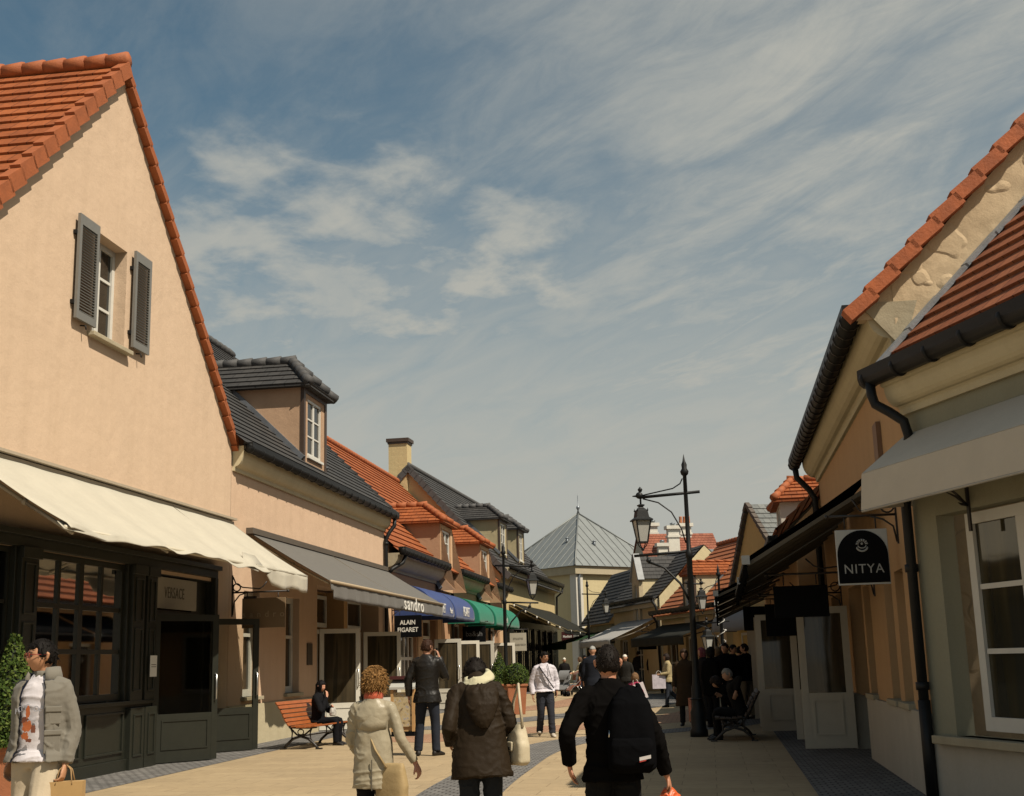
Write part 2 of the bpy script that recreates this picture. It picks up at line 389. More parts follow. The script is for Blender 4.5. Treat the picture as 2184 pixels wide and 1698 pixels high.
def dormer(root, x0, x1, yf, z0, zw, roofz, M, dx=0.0, rise=0.75, hip=0.95, ov=0.16, front='front', win=None, cap_r=0.09, drop=None, trim=None, step=.28):
    "roof dormer: cheeks, front, hipped roof; roofz(z)-> y where the main roof reaches height z"
    xm = (x0 + x1) / 2; yb = roofz(zw) + .05; yr = roofz(zw + rise) + .05
    mb = MB(dx); zb = drop if drop is not None else z0
    t = .1
    for x in (x0, x1 - t):
        y1 = roofz(z0) + .3
        mb.prism([(x, yf, zb), (x, yf, zw), (x, yb + .25, zw), (x, y1 + .1, z0 - .2 if drop is None else zb)], (t, 0, 0))
    wx0, wx1, wz0, wz1 = win[:4]
    mb2 = MB(dx)
    mb.box(x0 + t, wx0, yf, yf + .1, zb, zw); mb.box(wx1, x1 - t, yf, yf + .1, zb, zw)
    mb.box(wx0, wx1, yf, yf + .1, wz1, zw); mb.box(wx0, wx1, yf, yf + .1, zb, wz0)
    d = mb.build('dormer', M['wall'], root)
    if trim:
        tb = MB(dx)
        for a, b in ((x0 - .02, x0 + .12), (x1 - .12, x1 + .02)): tb.box(a, b, yf - .03, yf + .06, z0 - .1, zw)
        tb.box(x0 + .12, x1 - .12, yf - .03, yf - .003, zw - .16, zw)
        tb.build('trim', trim, d)
    w = window(root, wx0, wx1, wz0, wz1, yf + .07, M['frame'], M['glass'], win[4], win[5], dx, fw=.07, bar=.035, double=True)
    MB(dx).box(wx0 - .05, wx1 + .05, yf - .06, yf + .05, wz0 - .06, wz0).build('sill', M['frame'], w)
    rb = MB(dx); a0, a1, f = x0 - ov, x1 + ov, yf - ov
    slope(rb, (a0, f, zw), (a1, f, zw), (xm + .01, f + hip, zw + rise), (xm - .01, f + hip, zw + rise), step)
    slope(rb, (a0, yb + .4, zw), (a0, f, zw), (xm, f + hip, zw + rise), (xm, yr + .4, zw + rise), step)
    slope(rb, (a1, f, zw), (a1, yb + .4, zw), (xm, yr + .4, zw + rise), (xm, f + hip, zw + rise), step)
    rb.prism([(a0, f, zw - .05), (a1, f, zw - .05), (a1, yb + .3, zw - .05), (a0, yb + .3, zw - .05)], (0, 0, .04))
    rb.build('dormer_roof', M['tile'], d)
    cb = MB(dx)
    caps(cb, (a0, f, zw + .03), (xm, f + hip, zw + rise + .04), cap_r); caps(cb, (a1, f, zw + .03), (xm, f + hip, zw + rise + .04), cap_r)
    caps(cb, (xm, f + hip - .1, zw + rise + .04), (xm, yr, zw + rise + .04), cap_r)
    cb.build('ridge_tiles', M['cap'], d)
    for x, s_ in ((x0, -1), (x1, 1)):
        fl = MB(dx)
        p0 = Vector((x + s_ * .02, yf, z0 + .06)); p1 = Vector((x + s_ * .02, roofz(zw) + .0, zw + .02))
        dv = (p1 - p0).normalized(); up = Vector((0, -dv.z, dv.y))
        fl.obox((p0 + p1) / 2 + up * .03, (s_ * .07, 0, 0), (p1 - p0) / 2, up * .06)
        fl.build('flashing', M['lead'], d)
    return d
def cloth(root, m, x0, x1, zt, out, zf, val=0.3, dx=0.0, nx=40, ny=10, sag=0.05, wob=0.0, name='canopy', valf=None, seams=()):
    "awning cloth from the wall (y=-.06, zt) to its front bar, with a hanging valance"
    mb = MB(dx); rows = []
    for j in range(ny + 1):
        t = j / ny; r = []
        for i in range(nx + 1):
            u = i / nx; x = x0 + (x1 - x0) * u
            z = zt + (zf - zt) * t - sag * math.sin(math.pi * t) * (0.6 + .4 * math.sin(math.pi * u))
            z += wob * t * noise.noise(Vector((x * .9, t * 1.2, 3.1))) + wob * .35 * math.sin(x * 5.2 + 1.3 * t) * (.25 + t)
            r.append((x, -.06 - (out - .06) * t, z))
        rows.append(r)
    nv = 4
    for j in range(1, nv + 1):
        r = []
        for i in range(nx + 1):
            u = i / nx; x = x0 + (x1 - x0) * u; b = rows[ny][i]
            dpt, push = (valf(x) if valf else (1.0, 0.0))
            fl = .02 * math.sin(x * 7 + 1) + .012 * math.sin(x * 17)
            r.append((x, b[1] - (fl + push) * j / nv * (1 if dpt > .3 else .6), b[2] - val * dpt * j / nv))
        rows.append(r)
    mb.loft(rows, True, False, False)
    o = mb.build(name, m, root, fix=False)
    s = o.modifiers.new('thick', 'SOLIDIFY'); s.thickness = .006
    return o
def arms(root, m, xs, zt, out, zf, dx=0.0, th=.03, name='arm'):
    for x in xs:
        mb = MB(dx); a = Vector((x, -.03, zt - .12)); b = Vector((x, -out, zf - .05)); k = a.lerp(b, .5) + Vector((0.25, 0, -.06))
        mb.tube([a, k], th, 6); mb.tube([k, b], th * .85, 6); mb.ball(k, th * 1.5, n=8, m=6)
        mb.build(name, m, root)
def barrel(root, m, x0, x1, zt, out, zb, dx=0.0, name='canopy', back=0.35):
    "quarter-round hood with closed ends"
    mb = MB(dx); arc = []
    n = 10
    for i in range(n + 1):
        a = math.pi / 2 * i / n
        arc.append((-.02 - back * .4 * (i > 0) - (out - .02 - back * .4) * math.sin(a) * (1 if i else 0), zb + .12 + (zt - zb - .12) * (1 - (1 - math.cos(a)) ** 1.0)))
    arc = [(-.02, zt)] + [(-.02 - (out - .02) * (math.sin(math.pi / 2 * i / n) ** 1.15), zb + .16 + (zt - zb - .16) * math.cos(math.pi / 2 * i / n) ** .8) for i in range(1, n)] + [(-out, zb + .16), (-out, zb)]
    nx = 14; rows = []
    for i in range(nx + 1):
        x = x0 + (x1 - x0) * i / nx
        rows.append([(x, y, z - .014 * math.sin(math.pi * 3 * i / nx) ** 2) for y, z in arc])
    mb.loft(rows, True, False, False)
    for x in (x0, x1):
        mb.poly([(x, y, z) for y, z in arc] + [(x, -.02, zb)])
    o = mb.build(name, m, root, fix=False)
    s = o.modifiers.new('thick', 'SOLIDIFY'); s.thickness = .005
    return o
def scroll_bracket(mb, L, h=0.5, r=0.012, s_=1):
    "wrought iron bracket in the yz plane: bar out along -y, wall plate, scrolls"
    mb.box(-.015, .015, -.02, 0.0, -h * .75, h * .55)
    mb.tube([(0, 0, 0), (0, -L, 0)], r * 1.2, 8); mb.ball((0, -L, 0), r * 2.2, n=8, m=6)
    ring = lambda cy, cz, q: mb.tube([(0, cy + q * math.cos(a), cz + q * math.sin(a)) for a in [2 * math.pi * k / 14 for k in range(15)]], r, 6)
    ring(-.1, .1, .075)
    mb.tube([(0, -.02, h * .5), (0, -.08, h * .28), (0, -.22, .1), (0, -.4 * L - .1, .06), (0, -.55 * L, .1), (0, -.62 * L, .2)], r, 6)
    mb.tube([(0, -.02, -h * .7), (0, -.05, -h * .3), (0, -.16, -.05), (0, -.3, -.01)], r, 6)
# ---------------------------------------------------------------- sky, sun, camera
SUN_AZ, SUN_EL = 130.0, 52.0
w = bpy.data.worlds.new("World"); scene.world = w; w.use_nodes = True
t = w.node_tree; n = t.nodes; l = t.links; n.clear()
out = n.new('ShaderNodeOutputWorld'); bg = n.new('ShaderNodeBackground'); bg.inputs['Strength'].default_value = 0.082
sky = n.new('ShaderNodeTexSky'); sky.sky_type = 'NISHITA'; sky.sun_disc = False
sky.sun_elevation = rad(SUN_EL); sky.sun_rotation = rad(SUN_AZ); sky.altitude = 100; sky.air_density = 1.0; sky.dust_density = 1.2; sky.ozone_density = 2.2
tc = n.new('ShaderNodeTexCoord'); sep = n.new('ShaderNodeSeparateXYZ'); l.new(tc.outputs['Generated'], sep.inputs[0])
def mth(op, a, b=None, clampv=False):
    x = n.new('ShaderNodeMath'); x.operation = op; x.use_clamp = clampv
    for i, v in enumerate((a, b)):
        if v is None: continue
        if isinstance(v, (int, float)): x.inputs[i].default_value = v
        else: l.new(v, x.inputs[i])
    return x.outputs[0]
zc = mth('ADD', mth('MAXIMUM', sep.outputs[2], 0.0), 0.12)
cx = mth('DIVIDE', sep.outputs[0], zc); cy = mth('DIVIDE', sep.outputs[1], zc)
cmb = n.new('ShaderNodeCombineXYZ'); l.new(cx, cmb.inputs[0]); l.new(cy, cmb.inputs[1])
def cloudnoise(scale, rot, det, rough, loc, dist=0.0):
    vr = n.new('ShaderNodeVectorRotate'); vr.rotation_type = 'Z_AXIS'; vr.inputs['Angle'].default_value = rot; l.new(cmb.outputs[0], vr.inputs['Vector'])
    mp = n.new('ShaderNodeMapping'); mp.inputs['Scale'].default_value = scale; mp.inputs['Location'].default_value = loc
    l.new(vr.outputs[0], mp.inputs[0])
    x = n.new('ShaderNodeTexNoise'); x.inputs['Scale'].default_value = 1; x.inputs['Detail'].default_value = det; x.inputs['Roughness'].default_value = rough; x.inputs['Distortion'].default_value = dist
    l.new(mp.outputs[0], x.inputs['Vector']); return x.outputs['Fac']
def rmp(f, a, b):
    x = n.new('ShaderNodeMapRange'); x.interpolation_type = 'SMOOTHSTEP'; x.inputs['From Min'].default_value = a; x.inputs['From Max'].default_value = b
    l.new(f, x.inputs['Value']); return x.outputs[0]
def blob(ax, ay, r):
    "soft region of the cloud deck around (ax, ay)"
    d = mth('SQRT', mth('ADD', mth('POWER', mth('SUBTRACT', cx, ax), 2.0), mth('POWER', mth('SUBTRACT', cy, ay), 2.0)))
    x = n.new('ShaderNodeMapRange'); x.interpolation_type = 'SMOOTHSTEP'; x.inputs['From Min'].default_value = r; x.inputs['From Max'].default_value = 0.0
    l.new(d, x.inputs['Value']); return x.outputs[0]
fine = cloudnoise((2.2, 5.6, 1), rad(58), 12, 0.62, (3.1, 1.7, 0), .8)
wisp = cloudnoise((7.0, 13.0, 1), rad(48), 12, 0.68, (7.3, 4.4, 0), .6)
puff = cloudnoise((5.6, 5.0, 1), rad(20), 12, 0.58, (2.6, 8.9, 0), .15)
broad = cloudnoise((.8, 1.6, 1), rad(62), 4, 0.5, (5.5, 2.2, 0), .3)
# a thin veil of streaks, thicker to the right and towards the horizon, and a patch of small puffs over the left row
right = rmp(cx, -0.45, 0.55)
streak = rmp(mth('ADD', mth('ADD', mth('MULTIPLY', fine, 0.7), mth('MULTIPLY', wisp, 0.3)), mth('MULTIPLY', mth('SUBTRACT', broad, 0.5), 0.55)), 0.30, 0.74)
veil = mth('ADD', mth('MULTIPLY', streak, mth('ADD', mth('MULTIPLY', right, 0.44), 0.24)), mth('ADD', mth('MULTIPLY', right, 0.34), 0.07))
pz = blob(-0.36, 2.18, 0.74)
puffs = mth('MULTIPLY', rmp(mth('ADD', puff, mth('MULTIPLY', pz, 0.20)), 0.48, 0.80), rmp(pz, 0.02, 0.40))
low = rmp(mth('ADD', sep.outputs[2], mth('MULTIPLY', mth('SUBTRACT', fine, 0.5), 0.22)), 0.50, 0.10)
mask = mth('MAXIMUM', mth('ADD', veil, mth('MULTIPLY', puffs, 0.70)), mth('MULTIPLY', low, 0.97), True)
mx = n.new('ShaderNodeMix'); mx.data_type = 'RGBA'
hs = n.new('ShaderNodeHueSaturation'); hs.inputs['Saturation'].default_value = 1.0; hs.inputs['Value'].default_value = 1.0
l.new(sky.outputs[0], hs.inputs['Color'])
tint = n.new('ShaderNodeMix'); tint.data_type = 'RGBA'; tint.blend_type = 'MULTIPLY'; tint.inputs[0].default_value = 1.0
tint.inputs[7].default_value = (0.56, 0.82, 0.74, 1); l.new(hs.outputs[0], tint.inputs[6])
l.new(mask, mx.inputs[0]); l.new(tint.outputs[2], mx.inputs[6]); mx.inputs[7].default_value = (4.85, 4.85, 4.38, 1)
l.new(mx.outputs[2], bg.inputs[0]); l.new(bg.outputs[0], out.inputs[0])

sd = bpy.data.lights.new('sun', 'SUN'); sd.energy = 5.0; sd.angle = rad(0.53); sd.color = (1.0, 0.90, 0.75)
so = bpy.data.objects.new('sun', sd); COL.objects.link(so); so.location = (20, -10, 40)
dirv = Vector((math.sin(rad(SUN_AZ)) * math.cos(rad(SUN_EL)), math.cos(rad(SUN_AZ)) * math.cos(rad(SUN_EL)), math.sin(rad(SUN_EL))))
so.rotation_euler = dirv.to_track_quat('Z', 'Y').to_euler()

cd = bpy.data.cameras.new('camera'); cam = bpy.data.objects.new('camera', cd); COL.objects.link(cam); scene.camera = cam
cd.sensor_fit = 'HORIZONTAL'; cd.sensor_width = 36; cd.lens = 36 * FPX / 2184.0; cd.clip_end = 2000; cd.clip_start = .1
fw = Vector((0, _cp, _sp)); X0 = Vector((1, 0, 0)); U0 = Vector((0, -_sp, _cp))
right_v = X0 * _cr - U0 * _sr; up_v = X0 * _sr + U0 * _cr
# image right = _cr*X0 - _sr*U0 seen from ray(): a = x cr + y sr, b = -x sr + y cr
mw = Matrix((( right_v.x, up_v.x, -fw.x, 0), (right_v.y, up_v.y, -fw.y, 0), (right_v.z, up_v.z, -fw.z, CAMH), (0, 0, 0, 1)))
cam.matrix_world = mw
vs = scene.view_settings; vs.view_transform = 'Standard'; vs.look = 'None'; vs.exposure = 0.16; vs.gamma = 1.0
scene.display_settings.display_device = 'sRGB'
scene.cycles.max_bounces = 6; scene.cycles.diffuse_bounces = 1; scene.cycles.glossy_bounces = 3; scene.cycles.transparent_max_bounces = 6
scene.cycles.use_denoising = True; scene.cycles.sample_clamp_indirect = 6.0
# ---------------------------------------------------------------- shared materials
white_paint = simple('white_paint', (.62, .60, .54), .5, .05)
cream_trim = plaster('cream_trim', (.58, .50, .33), .08)
black_metal = simple('black_metal', (.010, .010, .010), .5, .2, 8, .1, 90, 0.0, .28)
zinc = simple('zinc', (.20, .22, .24), .45, .2, 5, .1, 60, .7)
lead = simple('lead', (.14, .15, .165), .55, .25, 4, .2, 40, .3)
lead_light = simple('lead_light', (.30, .32, .34), .5, .25, 4, .2, 40, .3)
green_black = simple('green_black_paint', (.015, .0165, .011), .45, .15, 5, .08, 50)
brown_trim = simple('brown_trim', (.055, .035, .024), .5, .15)
slate = tiles('slate_tiles', (.045, .044, .043), (.066, .063, .060), .30, .7)
slate_cap = simple('slate_cap', (.065, .063, .062), .7, .2, 6, .3, 30)
orange_tile = tiles('orange_tiles', (.28, .076, .021), (.38, .112, .033), .28, .75)
orange_cap = simple('orange_cap', (.315, .088, .025), .75, .2, 5, .3, 30)
brown_tile = tiles('brown_tiles', (.25, .078, .034), (.33, .115, .05), .26, .75)
red_tile = tiles('red_tiles', (.26, .085, .05), (.33, .12, .07), .24, .75)
stone = plaster('stone', (.42, .36, .25), .12)
gl = glass('window_glass')
gl_shop = clear_glass('shop_glass')
gl_warm = glass('warm_glass', (.016, .013, .009), .05, .5, (.060, .042, .022))
steel = simple('brushed_steel', (.62, .62, .60), .3, .05, 5, 0, 60, .9)
iron = simple('wrought_iron', (.022, .018, .015), .5, .2)
lettering_white = simple('white_lettering', (.70, .68, .62), .6, .02)
lettering_dark = simple('dark_lettering', (.10, .09, .07), .6, .02)
black_board = simple('black_board', (.003, .0032, .004), .7, .15, 6, 0, 60, 0, .10)

# ---------------------------------------------------------------- ground
AX = rad(8.5)                                      # the street's heading
base_m = simple('far_ground', (.22, .20, .16), .95, .2, .2, .3, 8)
slab_m = pavers('sandstone_slabs', (.375, .285, .17), (.42, .322, .193), .82, .46, AX, (.27, .20, .118), .007, .2)
cob_m = pavers('grey_cobbles', (.155, .15, .14), (.235, .225, .21), .14, .12, AX, (.07, .065, .06), .012, .5, .2)
red_m = pavers('red_brick_paving', (.34, .19, .115), (.41, .25, .155), .22, .11, AX, (.14, .10, .07), .008, .3)
def sheet(name, pts, z, m):
    o = MB().poly([(p[0], p[1], z) for p in pts]).build(name, m, None, fix=False)
    for p in o.data.polygons:
        if p.normal.z < 0: o.data.flip_normals(); break
    return tag(o, kind='structure')
sheet('ground', [(-400, -200), (400, -200), (400, 900), (-400, 900)], -.006, base_m)
sheet('street_paving', [(-14, -12), (12, -12), (22, 110), (8, 110)], 0.0, slab_m)
def strip(fac, x0, x1, w0, w1, name, m, z):
    ps = [fac.w(x0, .3), fac.w(x1, .3), fac.w(x1, -w1), fac.w(x0, -w0)]
    return sheet(name, [(p.x, p.y) for p in ps], z, m)
strip(FL, -30, 39.3, 1.15, 1.15, 'cobble_strip', cob_m, .004)
strip(FL4, -0.1, 22, 1.3, 1.3, 'cobble_strip', cob_m, .008)
strip(FR, -30, 16, 1.15, 1.15, 'cobble_strip', cob_m, .004)
def ribbon(name, mid, wid, z, m):
    "curved band of paving"
    L, Rr = [], []
    for i, p in enumerate(mid):
        a = Vector(mid[max(0, i - 1)]); b = Vector(mid[min(len(mid) - 1, i + 1)]); d = (b - a).normalized(); nn = Vector((-d.y, d.x))
        L.append(Vector(p) + nn * wid / 2); Rr.append(Vector(p) - nn * wid / 2)
    mb = MB()
    for i in range(len(mid) - 1): mb.quad((*L[i], z), (*Rr[i], z), (*Rr[i + 1], z), (*L[i + 1], z))
    return tag(mb.build(name, m, None), kind='structure')
def smooth(pts, n=8):
    out = []; P = [Vector(p) for p in pts]
    for i in range(len(P) - 1):
        p0, p1, p2, p3 = P[max(i - 1, 0)], P[i], P[i + 1], P[min(i + 2, len(P) - 1)]
        for k in range(n):
            t = k / n
            out.append(.5 * ((2 * p1) + (p2 - p0) * t + (2 * p0 - 5 * p1 + 4 * p2 - p3) * t * t + (3 * p1 - p0 - 3 * p2 + p3) * t ** 3))
    return out + [P[-1]]
ribbon('cobble_band', smooth([(-1.2, 10.0), (-.95, 13), (-.76, 15), (-.6, 16.6), (-.36, 18.5), (.02, 21.2), (.55, 23.3), (1.3, 24.9), (2.6, 26.3), (4.4, 28.0), (6.0, 31.0)]), 1.0, .004, cob_m)
ribbon('red_brick_band', smooth([(-2.6, 25.6), (-1.2, 27.4), (.3, 28.6), (1.6, 29.6), (3.2, 31.2), (4.8, 34), (6.2, 38)]), 2.1, .004, red_m)
ribbon('cobble_band', smooth([(-2.4, 30.0), (-.4, 33), (1.6, 36.0), (3.6, 40), (5.2, 46), (6, 54)]), 1.5, .006, cob_m)
ribbon('red_brick_band', smooth([(-1.6, 38.0), (.6, 42), (2.2, 48), (3.6, 56), (4.6, 64)]), 1.6, .006, red_m)
PI = math.pi
def plain_house(root, wallm, x0, x1, zw, depth, dx, ridge_y, ridge_z, near=True):
    "side and back walls of a house whose ridge runs along the street"
    mb = MB(dx)
    for x in (x0, x1): mb.poly([(x, 0, 0), (x, depth, 0), (x, depth, zw), (x, ridge_y, ridge_z), (x, 0, zw)])
    mb.quad((x0, depth, 0), (x1, depth, 0), (x1, depth, zw), (x0, depth, zw))
    return mb
# ================================================================= house 1: tall peach gable with the dark shopfront
S1 = -2.0; d1 = 2.0
h1 = empty('gabled_house', FL.w(S1, 0), FL.rz(), 'tall peach gabled house with orange roof, grey shutters and dark timber shopfront', 'house')
peach1 = plaster('peach_plaster', (.64, .472, .33), .07)
mb = MB(d1)
wall_face(mb, -7.4, 3.45, 0, 5.95, [(-2.62, -1.5, 6.66, 8.34, .28), (-7.0, -4.55, 1.0, 3.2, .25), (-3.98, -1.12, 1.02, 3.2, .25), (-.12, 2.58, 0, 3.14, .5)], gable=(-1.98, 11.45, 1.01, 1.01))
for x in (-7.4, 3.45): mb.quad((x, 0, 0), (x, 9, 0), (x, 9, 5.95), (x, 0, 5.95))
mb.poly([(-7.4, 9, 0), (3.45, 9, 0), (3.45, 9, 5.95), (-1.98, 9, 11.45), (-7.4, 9, 5.95)])
mb.build('wall', peach1, h1)
w = window(h1, -2.62, -1.5, 6.66, 8.34, .26, white_paint, gl, 2, 3, d1, fw=.09, bar=.045, double=True)
sill(w, -2.76, -1.38, 6.66, -.12, stone, d1, .07)
# roof
zr = 11.45
mb = MB(d1)
slope(mb, (-7.9, 9.2, zr - 5.92 * 1.01), (-7.9, -.06, zr - 5.92 * 1.01), (-1.98, -.06, zr), (-1.98, 9.2, zr), .34, .045)
slope(mb, (3.72, -.06, zr - 5.70 * 1.01), (3.72, 9.2, zr - 5.70 * 1.01), (-1.98, 9.2, zr), (-1.98, -.06, zr), .34, .045)
rf = mb.build('roof', orange_tile, h1)
mb = MB(d1); caps(mb, (-1.98, -.12, zr + .1), (-1.98, 9.2, zr + .1), .13, .38); mb.build('ridge_tiles', orange_cap, rf)
mb = MB(d1)
verge(mb, (-7.9, -.04, zr - 5.92 * 1.01), (-1.98, -.04, zr), (0, -1, 0), .16, .24, .40, .07)
verge(mb, (3.72, -.04, zr - 5.70 * 1.01), (-1.98, -.04, zr), (0, -1, 0), .14, .13, .36, .03)
mb.build('verge_tiles', orange_cap, rf)
# shutters
shut_m = simple('grey_shutter_paint', (.17, .165, .15), .5, .06)
def shutter(x0, x1, z0, z1):
    mb = MB(d1); y0, y1, f = -.10, -.055, .075
    mb.box(x0, x0 + f, y0, y1, z0, z1); mb.box(x1 - f, x1, y0, y1, z0, z1); mb.box(x0 + f, x1 - f, y0, y1, z0, z0 + .12); mb.box(x0 + f, x1 - f, y0, y1, z1 - .16, z1)
    k = 30
    for i in range(k):
        z = z0 + .12 + (z1 - z0 - .28) * (i + .5) / k
        mb.obox(((x0 + x1) / 2, -.078, z), ((x1 - x0) / 2 - f, 0, 0), (0, .018, .016), (0, -.003, .004))
    o = mb.build('shutter', shut_m, h1)
    hb = MB(d1)
    for z in (z0 + .25, z1 - .3): hb.box(min(x0, x1) - .03, x0 + .05, -.052, -.0, z - .03, z + .03)
    hb.tube([((x0 + x1) / 2, -.0, z0 - .04), ((x0 + x1) / 2, -.09, z0 - .05), ((x0 + x1) / 2, -.1, z0 - .11)], .012, 6)
    hb.build('hinge', black_metal, o)
shutter(-3.31, -2.67, 6.72, 8.37); shutter(-1.36, -.74, 6.75, 8.41)
# dark timber shopfront
mb = MB(d1)
def panel_ring(mb, a, b, c, d, y, t=.03, w_=.035):
    for q in ((a, b, c, c + w_), (a, b, d - w_, d), (a, a + w_, c + w_, d - w_), (b - w_, b, c + w_, d - w_)): mb.box(q[0], q[1], y - t, y, q[2], q[3])
mb.box(-7.4, 2.62, -.10, -.003, 3.2, 3.34); mb.box(-7.4, 2.66, -.17, -.003, 3.34, 3.42)          # frieze and its cap
mb.box(-7.4, -.14, -.07, -.003, .18, 1.0); mb.box(-7.4, -.14, -.11, -.003, 0.0, .18)               # stall riser and plinth
mb.box(-7.4, -.14, -.13, -.003, 1.0, 1.06)
for a, b in ((-6.8, -5.8), (-5.6, -4.6), (-3.9, -2.6), (-2.45, -1.2)): panel_ring(mb, a, b, .28, .9, -.07)
for a, b in ((-4.5, -4.05), (-1.06, -.62), (-.52, -.14)):                                         # pilasters
    mb.box(a, b, -.12, -.003, 1.06, 3.2); mb.box(a - .03, b + .03, -.16, -.003, .0, .95); mb.box(a - .03, b + .03, -.16, -.1, 3.05, 3.2)
    panel_ring(mb, a + .08, b - .08, 1.2, 2.2, -.12, .02, .03); panel_ring(mb, a + .08, b - .08, 2.3, 3.0, -.12, .02, .03); panel_ring(mb, a + .06, b - .06, .2, .85, -.16, .02, .03)
mb.box(-4.05, -3.97, -.06, .2, 1.06, 3.2); mb.box(-1.14, -1.06, -.06, .2, 1.06, 3.2); mb.box(-4.57, -4.5, -.06, .2, 1.06, 3.2); mb.box(2.53, 2.577, -.003, .488, 0, 3.13); mb.box(-.118, -.10, -.003, .488, 0, 3.13); mb.box(-.1, 2.53, -.003, .488, 3.12, 3.138)
mb.box(2.5, 2.64, -.1, -.003, 0, 3.2)                                                             # door casing
sf = mb.build('shopfront', green_black, h1, bevel=.006)
window(sf, -3.97, -1.13, 1.07, 3.19, .06, green_black, gl_shop, 4, 3, d1, fw=.09, bar=.07, name='shop_window', double=True)
window(sf, -6.95, -4.56, 1.07, 3.19, .06, green_black, gl_shop, 4, 3, d1, fw=.07, bar=.05, name='shop_window')
mb = MB(d1)                                                                                      # door frame, transom, dark back of the lobby
mb.box(-.1, 2.5, .1, .2, 2.42, 2.54); mb.box(-.1, .0, .1, .2, 0, 2.42); mb.box(2.4, 2.5, .1, .2, 0, 2.42); mb.box(-.1, 2.5, .1, .2, 3.06, 3.14); mb.box(-.1, -.02, .1, .2, 2.54, 3.06); mb.box(1.84, 2.5, .1, .2, 2.54, 3.06)
mb.build('door_frame', green_black, sf)
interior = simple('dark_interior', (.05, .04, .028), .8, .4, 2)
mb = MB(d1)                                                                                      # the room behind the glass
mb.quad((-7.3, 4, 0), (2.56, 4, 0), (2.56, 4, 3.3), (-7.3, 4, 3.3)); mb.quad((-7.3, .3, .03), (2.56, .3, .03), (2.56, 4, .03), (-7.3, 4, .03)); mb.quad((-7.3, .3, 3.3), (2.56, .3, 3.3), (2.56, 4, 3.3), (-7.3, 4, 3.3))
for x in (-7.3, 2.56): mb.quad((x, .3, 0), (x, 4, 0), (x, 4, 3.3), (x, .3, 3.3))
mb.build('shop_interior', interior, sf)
MB(d1).box(-1.72, -1.2, .10, .13, 1.12, 3.15).build('display_panel', simple('tan_panel', (.36, .28, .15), .8, .1), sf)
MB(d1).box(1.5, 1.95, .9, 1.0, .1, 3.1).build('display_panel', simple('tan_panel', (.36, .28, .15)), sf)
MB(d1).box(-3.92, -3.40, .10, .12, 1.35, 2.45).build('poster', simple('ochre_poster', (.42, .22, .04), .7, .45, 3), sf)
MB(d1).box(-7.2, -1.2, .3, .9, .9, 1.02).build('display_shelf', simple('shelf_dark', (.04, .03, .02), .6), sf)
door(sf, (-.02, -.02, .02), rad(-40), 1.2, 2.42, green_black, gl_shop, d1, low=.78, handle=steel)
door(sf, (2.46, -.02, .02), rad(-42), 1.02, 2.42, green_black, clear_glass('clear_door_glass', (.86, .86, .82)), d1, low=.78, handle=steel)
# shop name on the transom
sgn = empty('shop_sign', h1.matrix_basis @ Vector((.83 + d1, .02, 2.56)), FL.rz(), 'pale grey name board reading VERSACE above the dark green door', 'sign')
MB().box(-1.0, 1.0, -.02, .02, 0, .53).build('board', simple('board_grey', (.36, .33, .27), .6, .05), sgn, bevel=.004)
text('VERSACE', .27, lettering_dark, sgn, (0, -.022, .265), (PI / 2, 0, 0), sx=.72, spacing=1.12, ext=.003)
def notice(loc_h, house, label, w_=.2, h_=.3):
    o = empty('notice', house.matrix_basis @ Vector(loc_h), FL.rz(), label, 'notice')
    MB().box(-w_ / 2, w_ / 2, -.006, 0, 0, h_).build('paper', simple('white_paper', (.68, .67, .63), .8, .02), o)
    mb = MB()
    for k in range(2): mb.box(-w_ * .35, w_ * .35, -.009, -.007, h_ * (.55 - .1 * k), h_ * (.58 - .1 * k))
    mb.build('print', lettering_dark, o)
notice((-.33 + d1, -.165, 1.42), h1, 'white paper notice stuck on the dark pilaster left of the green door', .26, .34)

# cream awning of house 1
aw1 = empty('awning', FL.w(-1.4, 0), FL.rz(), 'creased cream cloth awning over the dark timber shopfront', 'awning', None)
cream_cloth = fabric('cream_cloth', (.53, .49, .395), .8, .06, 160, .1, .12)
def val1(x):
    if x > 1.25: return (1.0, 0.0)
    if x > .95: return (1.0 - (1.25 - x) * 2.4, -.02)
    return (.20 + .09 * math.sin(x * 1.1 + .5), .10 + .05 * math.sin(x * 1.4))
cloth(aw1, cream_cloth, -6.2, 3.36, 4.33, 1.62, 3.24, .32, 1.4, 110, 18, .05, .05, valf=val1)
mb = MB(1.4); mb.tube([(-6.2, -1.6, 3.22), (3.36, -1.6, 3.22)], .03, 8); mb.build('front_bar', simple('cream_metal', (.50, .45, .34), .5, .05), aw1)
mb = MB(1.4)                                              # a corner of the valance flipped up by the wind
P = [(-.15, -1.66, 3.17), (.35, -1.7, 3.12), (.62, -1.62, 3.20), (.95, -1.66, 3.15), (.85, -1.45, 3.44), (.3, -1.42, 3.46), (-.1, -1.6, 3.2)]
mb.add(P, [(0, 1, 5), (1, 2, 5), (2, 4, 5), (2, 3, 4), (0, 5, 6)], True); f_ = mb.build('valance_fold', cream_cloth, aw1, False); f_.modifiers.new('t', 'SOLIDIFY').thickness = .006
mb = MB(1.4)
P = [(-6.25, -1.62, 3.2), (-5.7, -1.7, 3.16), (-5.2, -1.66, 3.14), (-5.35, -1.5, 3.28), (-5.8, -1.45, 3.36), (-6.2, -1.5, 3.3)]
mb.add(P, [(0, 1, 4, 5), (1, 2, 3, 4)], True); f_ = mb.build('valance_fold', cream_cloth, aw1, False); f_.modifiers.new('t', 'SOLIDIFY').thickness = .006
mb = MB(1.4); mb.box(-7.3, 3.42, -.16, -.004, 4.38, 4.42); mb.box(-6.3, 3.4, -.1, -.004, 4.24, 4.36); mb.build('cassette', simple('cassette_paint', (.40, .33, .24), .6, .08), aw1)
